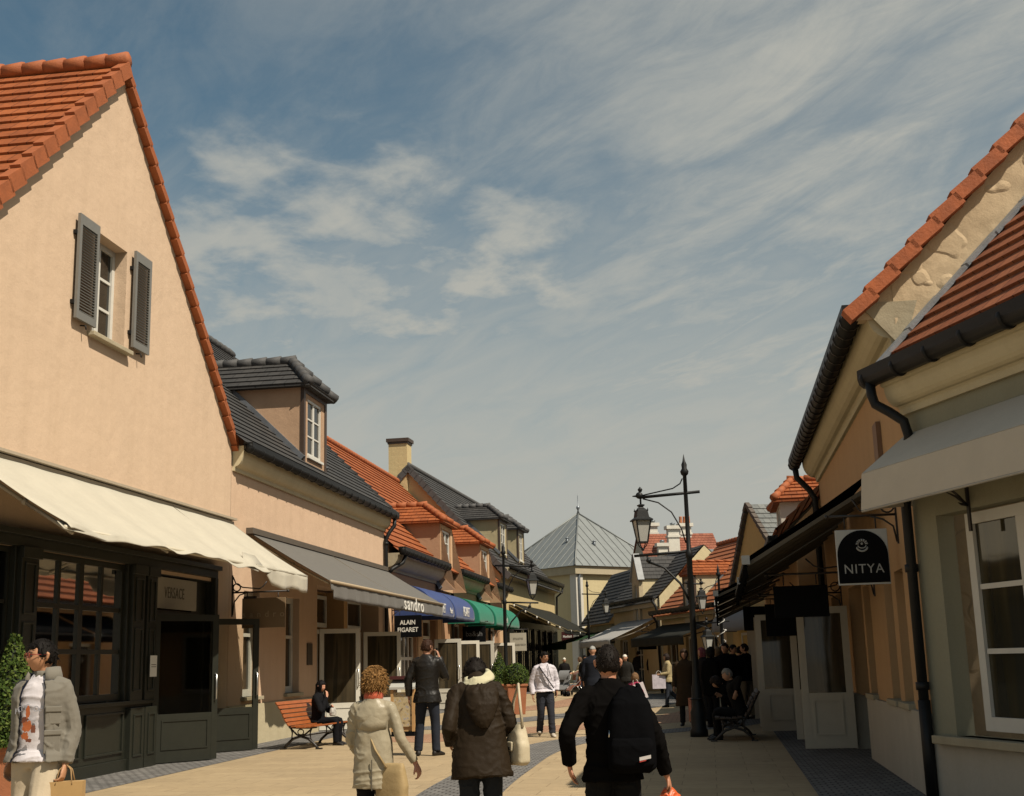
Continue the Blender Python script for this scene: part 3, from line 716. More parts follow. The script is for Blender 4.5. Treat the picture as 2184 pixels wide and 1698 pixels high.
MB(1.4).tube([(.42 + .02 * k, -.08 - 1.52 * k / 8, 4.325 - 1.09 * k / 8 - .05 * math.sin(PI * k / 8) + .006) for k in range(9)], .007, 5).build('seam', simple('seam_dark', (.12, .10, .07), .8), aw1)
arms(aw1, simple('arm_paint', (.36, .32, .25), .5, .05), (-6.0, -3.2, -.4, 2.6), 4.3, 1.6, 3.22, 1.4)

# ================================================================= house 2: peach house with the slate roof and one dormer
S2 = 9.7; d2 = -9.7
h2 = empty('slate_roofed_house', FL.w(S2, 0), FL.rz(), 'peach plaster house with dark slate roof and a single brown trimmed dormer', 'house')
peach2 = plaster('peach_plaster_shop', (.64, .455, .315), .07)
pl2 = plaster('beige_plinth', (.50, .435, .29), .10)
zc2 = lambda y: 6.24 + .99 * y
mb = MB(d2)
wall_face(mb, 3.46, 16.1, .78, 5.5, [(4.3, 5.25, .95, 3.06, .22), (6.98, 7.95, .95, 3.06, .22), (9.35, 15.4, .78, 3.45, .55)])
mb.quad((16.1, 0, 0), (16.1, 10, 0), (16.1, 10, 5.5), (16.1, 0, 5.5)); mb.poly([(16.1, 0, 5.5), (16.1, 10, 5.5), (16.1, 5, 11.0)])
mb.quad((3.46, 10, 0), (16.1, 10, 0), (16.1, 10, 5.5), (3.46, 10, 5.5))
mb.build('wall', peach2, h2)
for a, b in ((3.46, 9.35), (15.4, 16.08)): MB(d2).box(a, b, -.05, .2, 0, .80).build('plinth', pl2, h2)
for a, b in ((4.3, 5.25), (6.98, 7.95)):
    w = window(h2, a, b, .95, 3.06, .2, white_paint, gl_warm, 1, 1, d2, fw=.12)
    MB(d2).box(a + .12, b - .12, .14, .19, 2.15, 2.22).build('transom', white_paint, w)
    sill(w, a - .1, b + .1, .95, -.09, stone, d2)
mb = MB(d2); mb.quad((9.35, .54, 0), (15.4, .54, 0), (15.4, .54, 3.4), (9.35, .54, 3.4)); mb.box(11.9, 12.25, .05, .53, 0, 3.4); mb.build('porch_wall', plaster('porch_plaster', (.50, .31, .15), .1), h2)
for a, b in ((9.5, 11.75), (12.4, 15.2)):
    w = window(h2, a, b, 2.5, 3.3, .52, white_paint, gl_warm, 2, 1, d2, fw=.09, name='transom_window')
    window(h2, a, b, .05, 2.44, .52, white_paint, gl_warm, 3, 1, d2, fw=.11, name='shop_window')
white_door = simple('white_door_paint', (.56, .53, .45), .5, .05)
gl_door = glass('door_glass', (.035, .03, .02), .05, .5, (.075, .058, .034))
door(h2, (9.55, .0, .02), rad(-62), 1.0, 2.38, white_door, gl_door, d2, low=.62, handle=steel)
door(h2, (13.6, -.02, .02), rad(-62), 1.05, 2.38, white_door, gl_door, d2, low=.62, handle=steel)
mb = MB(d2); cornice(mb, 3.5, 16.1, 5.42, 5.9, .27); mb.build('cornice', cream_trim, h2)
mb = MB(d2); gutter(mb, 3.5, 16.35, -.33, 5.86, .095, .62); mb.build('gutter', black_metal, h2)
mb = MB(d2); mb.tube([(16.15, -.32, 5.78), (16.15, -.31, 5.58), (16.02, -.18, 5.36), (15.98, -.09, 5.15), (15.98, -.09, 0)], .058, 10)
for z in (.5, 2.0, 3.6, 5.0): mb.tube([(15.98, -.09, z), (15.98, -.09, z + .07)], .075, 10)
mb.build('downpipe', black_metal, h2)
mb = MB(d2)
slope(mb, (3.3, -.31, zc2(-.31)), (16.5, -.31, zc2(-.31)), (16.5, 5, zc2(5)), (3.3, 5, zc2(5)), .26, .03)
slope(mb, (16.5, 10.4, zc2(-.42)), (3.3, 10.4, zc2(-.42)), (3.3, 5, zc2(5)), (16.5, 5, zc2(5)), .3, .03)
rf = mb.build('roof', slate, h2)
mb = MB(d2); caps(mb, (3.4, 5, zc2(5) + .06), (16.5, 5, zc2(5) + .06), .12, .4); mb.build('ridge_tiles', slate_cap, rf)
mb = MB(d2); verge(mb, (16.45, -.31, zc2(-.31)), (16.45, 5, zc2(5)), (1, 0, 0), .12, .14, .3, .05); mb.build('verge_tiles', slate_cap, rf)
DM = dict(wall=plaster('dormer_plaster', (.47, .31, .20), .06), frame=white_paint, glass=gl, tile=slate, cap=slate_cap, lead=lead)
dormer(h2, 8.5, 10.4, .12, 6.36, 8.25, lambda z: (z - 6.24) / .99, DM, d2, .82, .8, .2, win=(8.86, 10.02, 6.56, 8.0, 2, 3), trim=brown_trim, cap_r=.13, step=.3)
aw2 = empty('awning', FL.w(10.2, 0), FL.rz(), 'grey cloth awning with the name sandro on its valance', 'awning')
grey_cloth = fabric('grey_cloth', (.125, .118, .106), .85, .06, 160, .1)
cloth(aw2, grey_cloth, 4.45, 16.05, 4.24, 1.76, 3.2, .36, -10.2, 80, 10, .03, .012, valf=lambda x: (1.0, -.02) if x > 4.7 else (.5, 0))
mb = MB(-10.2); mb.tube([(4.45, -1.77, 3.19), (16.05, -1.77, 3.19)], .035, 8); mb.build('front_bar', simple('tan_metal', (.36, .28, .18), .5, .05), aw2)
mb = MB(-10.2); mb.box(4.35, 16.0, -.15, -.004, 4.22, 4.34); mb.build('cassette', simple('dark_cassette', (.10, .08, .06), .6, .08), aw2)
MB(-10.2).tube([(10.2, -.08 - 1.66 * k / 8, 4.235 - 1.03 * k / 8 - .03 * math.sin(PI * k / 8) + .004) for k in range(9)], .012, 5).build('seam', simple('seam_dark', (.12, .10, .07), .8), aw2)
arms(aw2, simple('tan_arm', (.34, .26, .16), .5, .05), (4.5, 8.3, 12.2, 15.9), 4.25, 1.72, 3.2, -10.2)
text('sandro', .46, lettering_white, aw2, (11.8 - 10.2, -1.86, 3.0), (PI / 2 - .06, 0, 0), sx=1.55, spacing=1.2, ext=.003, bold=.004)
# hanging sandro sign between the two awnings
s2 = empty('hanging_sign', FL.w(3.62, 0, 2.98), FL.rz(), 'faded brown sandro board hanging from a scroll bracket by the dark door', 'hanging sign')
mb = MB(); scroll_bracket(mb, 1.15, .62, .014); mb.build('bracket', iron, s2)
sb = MB(); sb.box(-.02, .02, -1.10, -.22, -.70, -.12); bo = sb.build('board', simple('brown_board', (.22, .15, .085), .6, .08), s2, bevel=.004)
mb = MB(); mb.tube([(0, -.32, 0), (0, -.32, -.18)], .01, 6); mb.tube([(0, -.95, 0), (0, -.95, -.18)], .01, 6); mb.box(-.03, .03, -.5, -.25, -.13, -.08); mb.build('hanger', iron, s2)
text('sandro', .17, simple('faded_lettering', (.36, .28, .18), .6, .02), s2, (-.0225, -.66, -.44), (PI / 2, 0, -PI / 2), sx=1.0, spacing=1.9, ext=.002)
# small dark name plate on house 2
pl = empty('name_plate', FL.w(8.72, -.005, 1.55), FL.rz(), 'small dark plate on the peach wall beside the recessed porch', 'plate')
MB().box(-.2, .2, -.02, 0, 0, .5).build('board', simple('plate_dark', (.08, .06, .04), .5, .1), pl)

# ================================================================= house 3: salmon house with orange roof and two wall dormers
S3 = 27.7; d3 = -27.7
h3 = empty('orange_roofed_house', FL.w(S3, 0), FL.rz(), 'low salmon house with orange tiled roof, two dormers and short gutters', 'house')
salmon = plaster('salmon_plaster', (.43, .25, .145), .08); light_salmon = plaster('salmon_band', (.60, .40, .24), .06)
zc3 = lambda y: 5.18 + 1.02 * y
openings = [(16.8, 20.4, .9, 2.45, .2), (21.3, 23.6, 0.05, 3.0, .3), (26.6, 29.2, .0, 3.0, .3), (29.9, 31.8, .9, 2.6, .2), (34.8, 38.2, 0, 3.0, .3)]
mb = MB(d3); wall_face(mb, 16.12, 39.28, 0, 5.1, openings)
mb.quad((16.12, 10, 0), (39.28, 10, 0), (39.28, 10, 5.1), (16.12, 10, 5.1)); mb.poly([(16.13, 0, 5.1), (16.13, 10, 5.1), (16.13, 5, 10.1)])
mb.build('wall', salmon, h3)
for a, b in ((16.14, 21.2), (23.7, 26.5), (29.3, 34.7)): MB(d3).box(a, b, -.06, -.003, 0, .88).build('plinth', pl2, h3)
for a, b in ((16.14, 16.7), (20.5, 21.2), (23.7, 24.3), (25.9, 26.5), (29.3, 29.8), (31.9, 32.4), (34.3, 34.7), (38.3, 39.2)): MB(d3).box(a, b, -.05, -.003, .88, 3.3).build('pilaster', light_salmon, h3)
window(h3, 16.8, 20.4, .9, 2.45, .16, white_paint, gl_warm, 6, 2, d3, fw=.1, bar=.10, name='shop_window')
for a, b, z0, z1 in ((21.3, 23.6, .05, 3.0), (26.6, 29.2, 0, 3.0), (34.8, 38.2, 0, 3.0)):
    window(h3, a, b, z0, 2.3, .26, white_paint, gl_warm, 3, 1, d3, fw=.1, name='shop_window'); window(h3, a, b, 2.34, z1, .26, white_paint, gl, 2, 1, d3, fw=.09, name='transom_window')
window(h3, 29.9, 31.8, .9, 2.6, .16, white_paint, gl_warm, 3, 2, d3, fw=.08, bar=.06, name='shop_window')
for x, a, ln, yy in ((21.6, -88, .9, -.36), (25.7, -66, .84, -.36), (27.6, -88, .92, -.5), (33.6, -70, .9, -.5)):
    door(h3, (x, yy, .02), rad(a), ln, 2.28, white_door, gl_door, d3, low=.66, frame=.12, handle=steel)
for a, b, in ((16.3, 23.55), (26.0, 32.1), (34.7, 39.2)):
    mb = MB(d3); cornice(mb, a, b, 4.30, 4.78, .42); mb.build('cornice', stone, h3)
    mb = MB(d3); gutter(mb, a, b, -.5, 4.84, .11, .55); mb.build('gutter', black_metal, h3)
mb = MB(d3)
slope(mb, (16.5, -.42, zc3(-.42)), (39.28, -.42, zc3(-.42)), (39.28, 5, zc3(5)), (16.5, 5, zc3(5)), .36, .045)
slope(mb, (39.28, 10.4, zc3(-.42)), (16.5, 10.4, zc3(-.42)), (16.5, 5, zc3(5)), (39.28, 5, zc3(5)), .36, .045)
rf = mb.build('roof', orange_tile, h3)
mb = MB(d3); caps(mb, (16.5, 5, zc3(5) + .06), (39.28, 5, zc3(5) + .06), .12, .4); mb.build('ridge_tiles', orange_cap, rf)
DM3 = dict(wall=plaster('salmon_dormer', (.40, .25, .155), .06), frame=white_paint, glass=gl, tile=orange_tile, cap=orange_cap, lead=lead)
for a, b in ((23.65, 25.9), (32.2, 34.55)):
    dd = dormer(h3, a, b, -.18, 4.05, 6.5, lambda z: (z - 5.18) / 1.02, DM3, d3, .72, 1.0, .22, win=(a + .42, b - .42, 5.02, 6.25, 2, 3), cap_r=.12, drop=4.05, step=.34)
    tb = MB(d3)
    for p, q in ((a + .02, a + .34), (b - .34, b - .02)): tb.box(p, q, -.21, -.183, 4.05, 6.42)
    tb.box(a + .34, b - .34, -.21, -.183, 6.28, 6.42); tb.box(a + .34, b - .34, -.21, -.183, 4.05, 4.9); tb.build('surround', light_salmon, dd)
for x, in ((26.15,), (34.75,)):
    mb = MB(d3); mb.tube([(x + .1, -.5, 4.78), (x + .02, -.46, 4.5), (x - .05, -.14, 4.25), (x - .05, -.12, 0)], .06, 8); mb.build('downpipe', black_metal, h3)
mb = MB(d3); mb.tube([(16.9, -.5, 4.78), (16.7, -.42, 4.5), (16.3, -.2, 4.3), (16.25, -.12, 4.2)], .06, 8); mb.build('downpipe', black_metal, h3)
blue_cloth = fabric('blue_cloth', (.035, .060, .175), .8, .08, 140, .12); green_cloth = fabric('green_cloth', (.012, .165, .100), .8, .08, 140, .12)
for k, (a, b, lab) in enumerate(((17.3, 20.85, 'blue rounded awning half hidden behind the grey sandro awning'), (21.0, 24.75, 'blue rounded awning right of another blue one, next to the green awnings'))):
    o = empty('rounded_awning', FL.w((a + b) / 2, 0), FL.rz(), lab, 'awning', 'rounded awnings on the salmon house')
    barrel(o, blue_cloth, a, b, 3.95, 1.2, 2.93, -(a + b) / 2)
    if k == 0: text('FIGARET', .42, lettering_white, o, (-.3, -1.215, 3.2), (PI / 2, 0, 0), sx=.7, spacing=1.0); text('Paris', .26, lettering_white, o, (1.2, -1.215, 3.17), (PI / 2, 0, 0), sx=.9)
    else: text('FIGARET', .46, lettering_white, o, (.2, -1.215, 3.22), (PI / 2, 0, 0), sx=.72)
for a, b, lab in ((25.75, 29.25, 'green rounded awning directly beside the blue awning'), (29.75, 33.45, 'middle green rounded awning behind the lamp post'), (33.55, 36.65, 'farthest green rounded awning beside the dark shopfront')):
    o = empty('rounded_awning', FL.w((a + b) / 2, 0), FL.rz(), lab, 'awning', 'rounded awnings on the salmon house')
    barrel(o, green_cloth, a, b, 3.95, 1.2, 2.93, -(a + b) / 2)
    if 29 < a < 30: text('ba&sh', .3, lettering_white, o, (.9, -1.215, 3.2), (PI / 2, 0, 0))
def hang_sign(fac, x, y0, y1, z0, z1, boardm, lines, letm, label, name='hanging_sign', z_br=None, sizes=None, sp=1.0, sx=.8, two=False, bold=0.0):
    o = empty(name, fac.w(x, 0, z1 + .16), fac.rz(), label, 'hanging sign')
    zt = -.16; zb = z0 - z1 - .16
    MB().box(-.025, .025, y1, y0, zb, zt).build('board', boardm, o, bevel=.004)
    mb = MB(); scroll_bracket(mb, -y1 + .08, .45, .012); mb.build('bracket', iron, o)
    mb = MB()
    for yy in (y0 * .8 + y1 * .2, y0 * .2 + y1 * .8): mb.tube([(0, yy, 0), (0, yy, zt + .01)], .009, 6)
    mb.build('hanger', iron, o)
    for i, s in enumerate(lines):
        zz = zb + (zt - zb) * ((len(lines) - i) / (len(lines) + 1))
        text(s, (sizes or [.17] * 9)[i], letm, o, (-.0275 if fac.az < 180 else .0275, (y0 + y1) / 2, zz), (PI / 2, 0, -PI / 2 if fac.az < 180 else PI / 2), sx=sx, ext=.002, spacing=sp, bold=bold)
    return o
hang_sign(FL, 17.0, -.08, -.92, 2.30, 2.95, black_board, ['ALAIN', 'FIGARET'], lettering_white, 'black board reading ALAIN FIGARET under the grey awning corner', sizes=[.185, .185], sx=.9, bold=.004)
hang_sign(FL, 27.0, -.34, -1.22, 2.26, 2.86, black_board, ['ba&sh'], simple('grey_lettering', (.18, .18, .18), .6), 'black board reading ba&sh under the green awnings', sizes=[.27], sx=1.0)
hang_sign(FL, 37.5, -.62, -1.38, 1.97, 2.78, simple('cream_board', (.46, .42, .33), .6, .04), ['STILISTES', 'GEORGES RECH'], lettering_dark, 'cream board with two lines of small lettering beside the green awnings', sizes=[.135, .12], sx=.85)

# ================================================================= house 4: cream house, slate roof, chimney, dark shopfront
S4 = 9.0; d4 = -9.0
h4 = empty('cream_chimney_house', FL4.w(S4, 0), FL4.rz(), 'cream house with tall chimney on its gable, slate roof and two dormers', 'house')
cream4 = plaster('cream_plaster', (.56, .44, .235), .08)
zc4 = lambda y: 6.05 + 1.12 * y
mb = MB(d4); wall_face(mb, 0.02, 17.6, 3.4, 5.6)
for x in (0.02, 17.6): mb.poly([(x, 0, 0), (x, 9, 0), (x, 9, 5.6), (x, 4.5, 10.9), (x, 0, 5.6)])
mb.quad((.02, 9, 0), (17.6, 9, 0), (17.6, 9, 5.6), (.02, 9, 5.6))
mb.build('wall', cream4, h4)
mb = MB(d4); cornice(mb, .1, 17.6, 5.46, 5.95, .4); mb.build('cornice', cream_trim, h4)
mb = MB(d4); gutter(mb, .1, 17.9, -.5, 5.96, .11, .62); mb.build('gutter', black_metal, h4)
mb = MB(d4); mb.tube([(17.8, -.5, 5.9), (17.75, -.45, 5.6), (17.5, -.15, 5.3), (17.5, -.1, 3.5)], .06, 8); mb.build('downpipe', black_metal, h4)
mb = MB(d4)
slope(mb, (-.1, -.48, zc4(-.48)), (17.8, -.48, zc4(-.48)), (17.8, 4.5, zc4(4.5)), (-.1, 4.5, zc4(4.5)), .3, .035)
slope(mb, (17.8, 9.48, zc4(-.48)), (-.1, 9.48, zc4(-.48)), (-.1, 4.5, zc4(4.5)), (17.8, 4.5, zc4(4.5)), .3, .035)
rf = mb.build('roof', slate, h4)
mb = MB(d4); caps(mb, (-.1, 4.5, zc4(4.5) + .06), (17.8, 4.5, zc4(4.5) + .06), .12, .4); mb.build('ridge_tiles', slate_cap, rf)
mb = MB(d4)
verge(mb, (-.1, -.48, zc4(-.48)), (-.1, 4.5, zc4(4.5)), (-1, 0, 0), .16, .3, .34, .07); verge(mb, (-.1, 9.48, zc4(-.48)), (-.1, 4.5, zc4(4.5)), (-1, 0, 0), .16, .3, .34, .07)
mb.build('verge_tiles', slate_cap, rf)
mb = MB(d4); mb.box(-.12, .72, 4.55, 5.5, 8.2, 12.35); ch = mb.build('chimney', cream4, rf)
mb = MB(d4); mb.box(-.22, .82, 4.45, 5.6, 12.35, 12.52); mb.box(-.16, .76, 4.51, 5.54, 12.25, 12.35); mb.build('chimney_cap', brown_trim, ch)
DM4 = dict(wall=plaster('cream_dormer', (.42, .35, .21), .06), frame=white_paint, glass=gl, tile=slate, cap=slate_cap, lead=lead)
for a, b in ((2.5, 4.55), (7.9, 9.75)):
    dormer(h4, a, b, .5, 6.75, 8.6, lambda z: (z - 6.05) / 1.12, DM4, d4, .75, .95, .22, win=(a + .42, b - .42, 6.9, 8.4, 2, 3), cap_r=.13, trim=brown_trim, step=.3)
dk = MB(d4); dk.box(.02, 17.6, -.12, -.003, 3.2, 3.5); dk.box(.02, 17.6, -.1, -.003, 0, .55)
for i in range(9): dk.box(.02 + i * 2.15, .32 + i * 2.15, -.14, -.003, .55, 3.2)
sf4 = dk.build('shopfront', green_black, h4)
for i in range(8): window(sf4, .34 + i * 2.15, 2.15 + i * 2.15, .56, 3.19, -.02, green_black, gl, 2, 2, d4, fw=.06, name='shop_window')
aw4 = empty('awning', FL4.w(8.5, 0), FL4.rz(), 'long black awning edged with bulbs under the cream house with chimney', 'awning')
black_cloth = fabric('black_cloth', (.022, .022, .018), .9, .12, 120, .1)
cloth(aw4, black_cloth, 1.9, 15.5, 4.35, 2.7, 2.98, .22, -8.5, 50, 8, .06, .02)
arms(aw4, simple('brown_arm', (.20, .15, .07), .5, .1), (1.9, 6, 10.5, 15.3), 4.3, 2.66, 2.98, -8.5, .035)
bulb_m = simple('bulb_glass', (.75, .74, .70), .3, .02)
sl = empty('string_light', FL4.w(1.8, 0, 4.3), FL4.rz(), 'string of white bulbs along the sloping edge of the long black awning', 'string light')
pts = [(0, -.1 - 2.6 * k / 14, .05 - 1.32 * k / 14 - .05 * math.sin(math.pi * k / 14)) for k in range(15)] + [(k * 1.2, -2.74, -1.32 - .04 * (k % 2)) for k in range(1, 10)]
MB().tube(pts, .012, 5).build('wire', simple('wire_tan', (.25, .19, .08), .6), sl)
for k in range(1, len(pts), 3):
    MB().ball((pts[k][0], pts[k][1], pts[k][2] - .05), .038, .038, .06, 8, 6).build('bulb', bulb_m, sl)
maroon = simple('maroon_board', (.055, .010, .010), .5, .1)
hang_sign(FL, 57.0, -1.0, -1.72, 2.62, 3.2, maroon, ['Maxfield'], lettering_white, 'small maroon board reading Maxfield at the end of the dark shopfront', sizes=[.20], sx=.8, bold=.004)
# ================================================================= right row, house A: the near house behind the NITYA board
hN = empty('plain_cream_house', FN.w(0, 0), FN.rz(), 'pale cream house at the right edge with white window and brown tiled roof', 'house')
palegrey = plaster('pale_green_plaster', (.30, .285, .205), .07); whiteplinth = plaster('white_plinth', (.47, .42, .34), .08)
NX = 7.5
mb = MB(); wall_face(mb, 0, NX, .60, 4.05, [(.42, 2.5, .66, 2.84, .2), (4.6, 6.6, .66, 2.84, .2)])
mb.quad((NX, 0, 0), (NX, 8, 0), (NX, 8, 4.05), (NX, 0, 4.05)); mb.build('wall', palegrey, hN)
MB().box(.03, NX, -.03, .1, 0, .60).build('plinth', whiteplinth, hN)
for a in (.42, 4.6):
    w = window(hN, a + .30, a + 2.08, .72, 2.82, .18, white_paint, gl_warm if False else glass('nitya_glass', (.03, .028, .02), .05, .5, (.065, .055, .03)) if 'nitya_glass' not in MATS else MATS['nitya_glass'], 2, 3, 0, fw=.11, bar=.05, double=True)
    sill(w, a - .28, a + 2.2, .66, -.12, stone, 0, .08)
pn = 1.10
zN = lambda y: 4.45 + pn * (y + .25)
mb = MB()
slope(mb, (-.12, -.27, zN(-.27)), (NX + .3, -.27, zN(-.27)), (NX + .3, 4.2, zN(4.2)), (.41 * 4.2, 4.2, zN(4.2)), .27, .04)
slope(mb, (NX + .3, 8.6, zN(-.2)), (1.7, 8.6, zN(-.2)), (1.72, 4.2, zN(4.2)), (NX + .3, 4.2, zN(4.2)), .3, .04)
rf = mb.build('roof', brown_tile, hN)
mb = MB(); p0, p1 = Vector((-.02, -.2, zN(-.2) + .03)), Vector((.41 * 4.1 + .04, 4.1, zN(4.1) + .03)); dv = (p1 - p0); k = 14
for i in range(k):
    a, b = p0 + dv * (i / k), p0 + dv * ((i + 1.05) / k)
    up = Vector((0, -pn, 1)).normalized()
    mb.obox((a + b) / 2 + up * (.03 + .006 * (i % 2)), (.055 + .008 * math.sin(i * 2.1), 0, 0), (b - a) / 2, up * .022)
mb.build('flashing', lead_light, rf)
mb = MB(); cornice(mb, .02, NX, 3.98, 4.32, .26); mb.build('cornice', cream_trim, hN)
mb = MB(); gutter(mb, -.16, NX + .2, -.33, 4.38, .095, .62); mb.build('gutter', black_metal, hN)
mb = MB(); mb.tube([(-.02, -.36, 4.34), (0, -.36, 4.18), (.02, -.34, 4.08), (.12, -.24, 3.98), (.22, -.14, 3.86), (.22, -.10, 3.7), (.10, -.10, 3.3), (.02, -.09, 3.0), (.0, -.08, .0)], .052, 12)
for z in (1.1, 2.3): mb.tube([(0, -.08, z), (0, -.08, z + .08)], .068, 12)
mb.tube([(0, -.08, 1.0), (0, -.08, .0)], .062, 12)
mb.build('downpipe', black_metal, hN)
awN = empty('awning', FN.w(3.6, 0), FN.rz(), 'pale grey awning with deep straight valance over the white window at the right edge', 'awning')
pale_cloth = fabric('pale_grey_cloth', (.52, .46, .37), .85, .05, 160, .1)
mb = MB(-3.6); X1 = NX - .2
mb.quad((.05, -.03, 3.74), (X1, -.03, 3.74), (X1, -.58, 3.32), (.05, -.58, 3.32)); mb.quad((.05, -.58, 3.32), (X1, -.58, 3.32), (X1, -.62, 2.94), (.05, -.62, 2.94))
mb.poly([(.05, -.03, 3.74), (.05, -.58, 3.32), (.05, -.62, 2.94), (.05, -.03, 2.99)])
o = mb.build('canopy', pale_cloth, awN, False); o.modifiers.new('t', 'SOLIDIFY').thickness = .01
mb = MB(-3.6); mb.tube([(.06, -.62, 2.93), (X1, -.62, 2.93)], .014, 6); mb.build('front_bar', simple('pale_bar', (.4, .38, .33), .5), awN)
def wall_lantern(loc, rz_, label):
    "small iron bracket ornament on a wall"
    o = empty('wall_bracket', loc, rz_, label, 'bracket')
    mb = MB(); mb.box(-.02, .02, -.02, 0, -.2, .25)
    for k in range(5):
        a = -.5 + .5 * k
        mb.tube([(0, -.02, .05), (.05 * math.sin(a), -.12, .05 + .1 * math.cos(a)), (.13 * math.sin(a), -.2, .05 + .16 * math.cos(a))], [.012, .012, .004], 6)
    mb.build('ironwork', iron, o); return o
wall_lantern(FN.w(1.02, -.0, 2.82), FN.rz(), 'small spiky iron bracket under the pale grey awning')
wall_lantern(FN.w(3.28, -.5, 2.75), FN.rz(), 'iron ornament at the right edge below the pale grey awning')

# ================================================================= right row, house B: peach house with the rough gable
S5 = 1.6; d5 = -1.6
h5 = empty('rough_gable_house', FR.w(S5, 0), FR.rz(), 'peach house with a rough plastered cream gable, brown verge tiles and long gutter', 'house')
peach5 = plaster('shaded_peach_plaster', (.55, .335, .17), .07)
rough_m = plaster('rough_cream_plaster', (.60, .46, .295), .07, .35)
zc5 = lambda y: 5.50 + 1.01 * y
mb = MB(d5)
wall_face(mb, -4.0, 7.2, .86, 5.15, [(1.95, 2.75, .9, 2.42, .2), (4.3, 5.0, .9, 2.42, .2), (5.35, 6.05, .9, 2.42, .2), (-.1, 1.75, .86, 2.5, .3), (-3.3, -1.4, .86, 2.5, .3)])
mb.poly([(-4, 0, 0), (-4, 9, 0), (-4, 9, 5.15), (-4, 4.5, 9.6), (-4, 0, 5.15)]); mb.quad((-4, 9, 0), (7.2, 9, 0), (7.2, 9, 5.15), (-4, 9, 5.15))
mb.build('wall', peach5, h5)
# the gable end: a real modelled surface with lumps of trowelled plaster
mb = MB(d5); ny, nz = 90, 90
def gz(y): return zc5(y if y <= 4.5 else 9 - y) - .05
vs = []; fs = []
for i in range(ny + 1):
    y = 9 * i / ny
    for j in range(nz + 1):
        z = 3.2 + (gz(y) - 3.2) * j / nz
        q = Vector((y * 2.6 + .35 * noise.noise(Vector((y, z, 2))), z * 2.0 + .35 * noise.noise(Vector((y, z, 9))), .5))
        d_, _ = noise.voronoi(q); e_ = d_[1] - d_[0]
        k_ = max(0.0, min(1.0, .55 + 1.3 * noise.noise(Vector((y * 1.1, z * 1.1, 7)))))
        hgt = .020 * k_ * max(0.0, 1 - e_ / .16) + .016 * noise.noise(Vector((y * 1.6, z * 1.6, 4))) + .004 * noise.noise(Vector((y * 7, z * 7, 4)))
        vs.append((7.2 + hgt * .8, y, z))
for i in range(ny):
    for j in range(nz):
        a = i * (nz + 1) + j; fs.append((a, a + nz + 1, a + nz + 2, a + 1))
mb.add(vs, fs, True); mb.quad((7.2, 0, 0), (7.2, 9, 0), (7.2, 9, 3.2), (7.2, 0, 3.2))
mb.prism([(7.02, -.40, 5.06), (7.02, .02, 5.06), (7.02, .02, zc5(.02) - .03), (7.02, -.40, zc5(-.40) - .03)], (.17, 0, 0))
mb.build('gable_wall', rough_m, h5)
for a, b in ((-3.98, -3.32), (-1.38, -.12), (1.77, 7.17)): MB(d5).box(a, b, -.05, .2, 0, .86).build('plinth', whiteplinth, h5)
for a, b in ((1.95, 2.75), (4.3, 5.0), (5.35, 6.05)):
    w = window(h5, a, b, .92, 2.42, .17, white_paint, gl_warm, 1, 1, d5, fw=.09); sill(w, a - .06, b + .06, .92, -.08, stone, d5)
for a, b in ((-.1, 1.75), (-3.3, -1.4)):
    MB(d5).quad((a, .32, 0), (b, .32, 0), (b, .32, 2.5), (a, .32, 2.5)).build('inner_door', gl_warm, h5)
MB(d5).box(5.0, 5.35, -.06, -.003, 3.6, 4.25).build('wall_box', simple('box_brown', (.24, .13, .07), .7, .1), h5)
cream_door = simple('cream_door_paint', (.50, .44, .34), .5, .05)
for x, wd in ((.02, .8), (-2.2, .8)):
    door(h5, (x, -.06, .03), rad(-91), wd, 2.2, cream_door, gl_door, d5, low=.85, frame=.11)
mb = MB(d5); cornice(mb, -3.9, 7.16, 4.78, 5.22, .34); mb.build('cornice', cream_trim, h5)
mb = MB(d5); mb.prism([(7.16, 0, 4.78), (7.16, -.34, 5.2), (7.16, -.34, 5.24), (7.16, .25, 5.24), (7.16, .1, 4.8)], (.05, 0, 0)); mb.build('kneeler', stone, h5)
mb = MB(d5); gutter(mb, -4.1, 7.15, -.44, 5.14, .105, .42); mb.build('gutter', black_metal, h5)
mb = MB(d5); mb.tube([(-3.85, -.44, 5.06), (-3.85, -.42, 4.86), (-3.9, -.2, 4.62), (-3.92, -.1, 4.45), (-3.92, -.1, 0)], .06, 10); mb.build('downpipe', black_metal, h5)
mb = MB(d5)
slope(mb, (-4.2, -.42, zc5(-.42)), (7.2, -.42, zc5(-.42)), (7.2, 4.5, zc5(4.5)), (-4.2, 4.5, zc5(4.5)), .34, .045)
slope(mb, (7.2, 9.42, zc5(-.42)), (-4.2, 9.42, zc5(-.42)), (-4.2, 4.5, zc5(4.5)), (7.2, 4.5, zc5(4.5)), .34, .045)
rf = mb.build('roof', brown_tile, h5)
mb = MB(d5); verge(mb, (7.24, -.46, zc5(-.46)), (7.24, 4.5, zc5(4.5)), (1, 0, 0), .2, .15, .36, .10); mb.build('verge_tiles', simple('rust_tile', (.37, .098, .028), .75, .3, 4, .3, 30), rf)
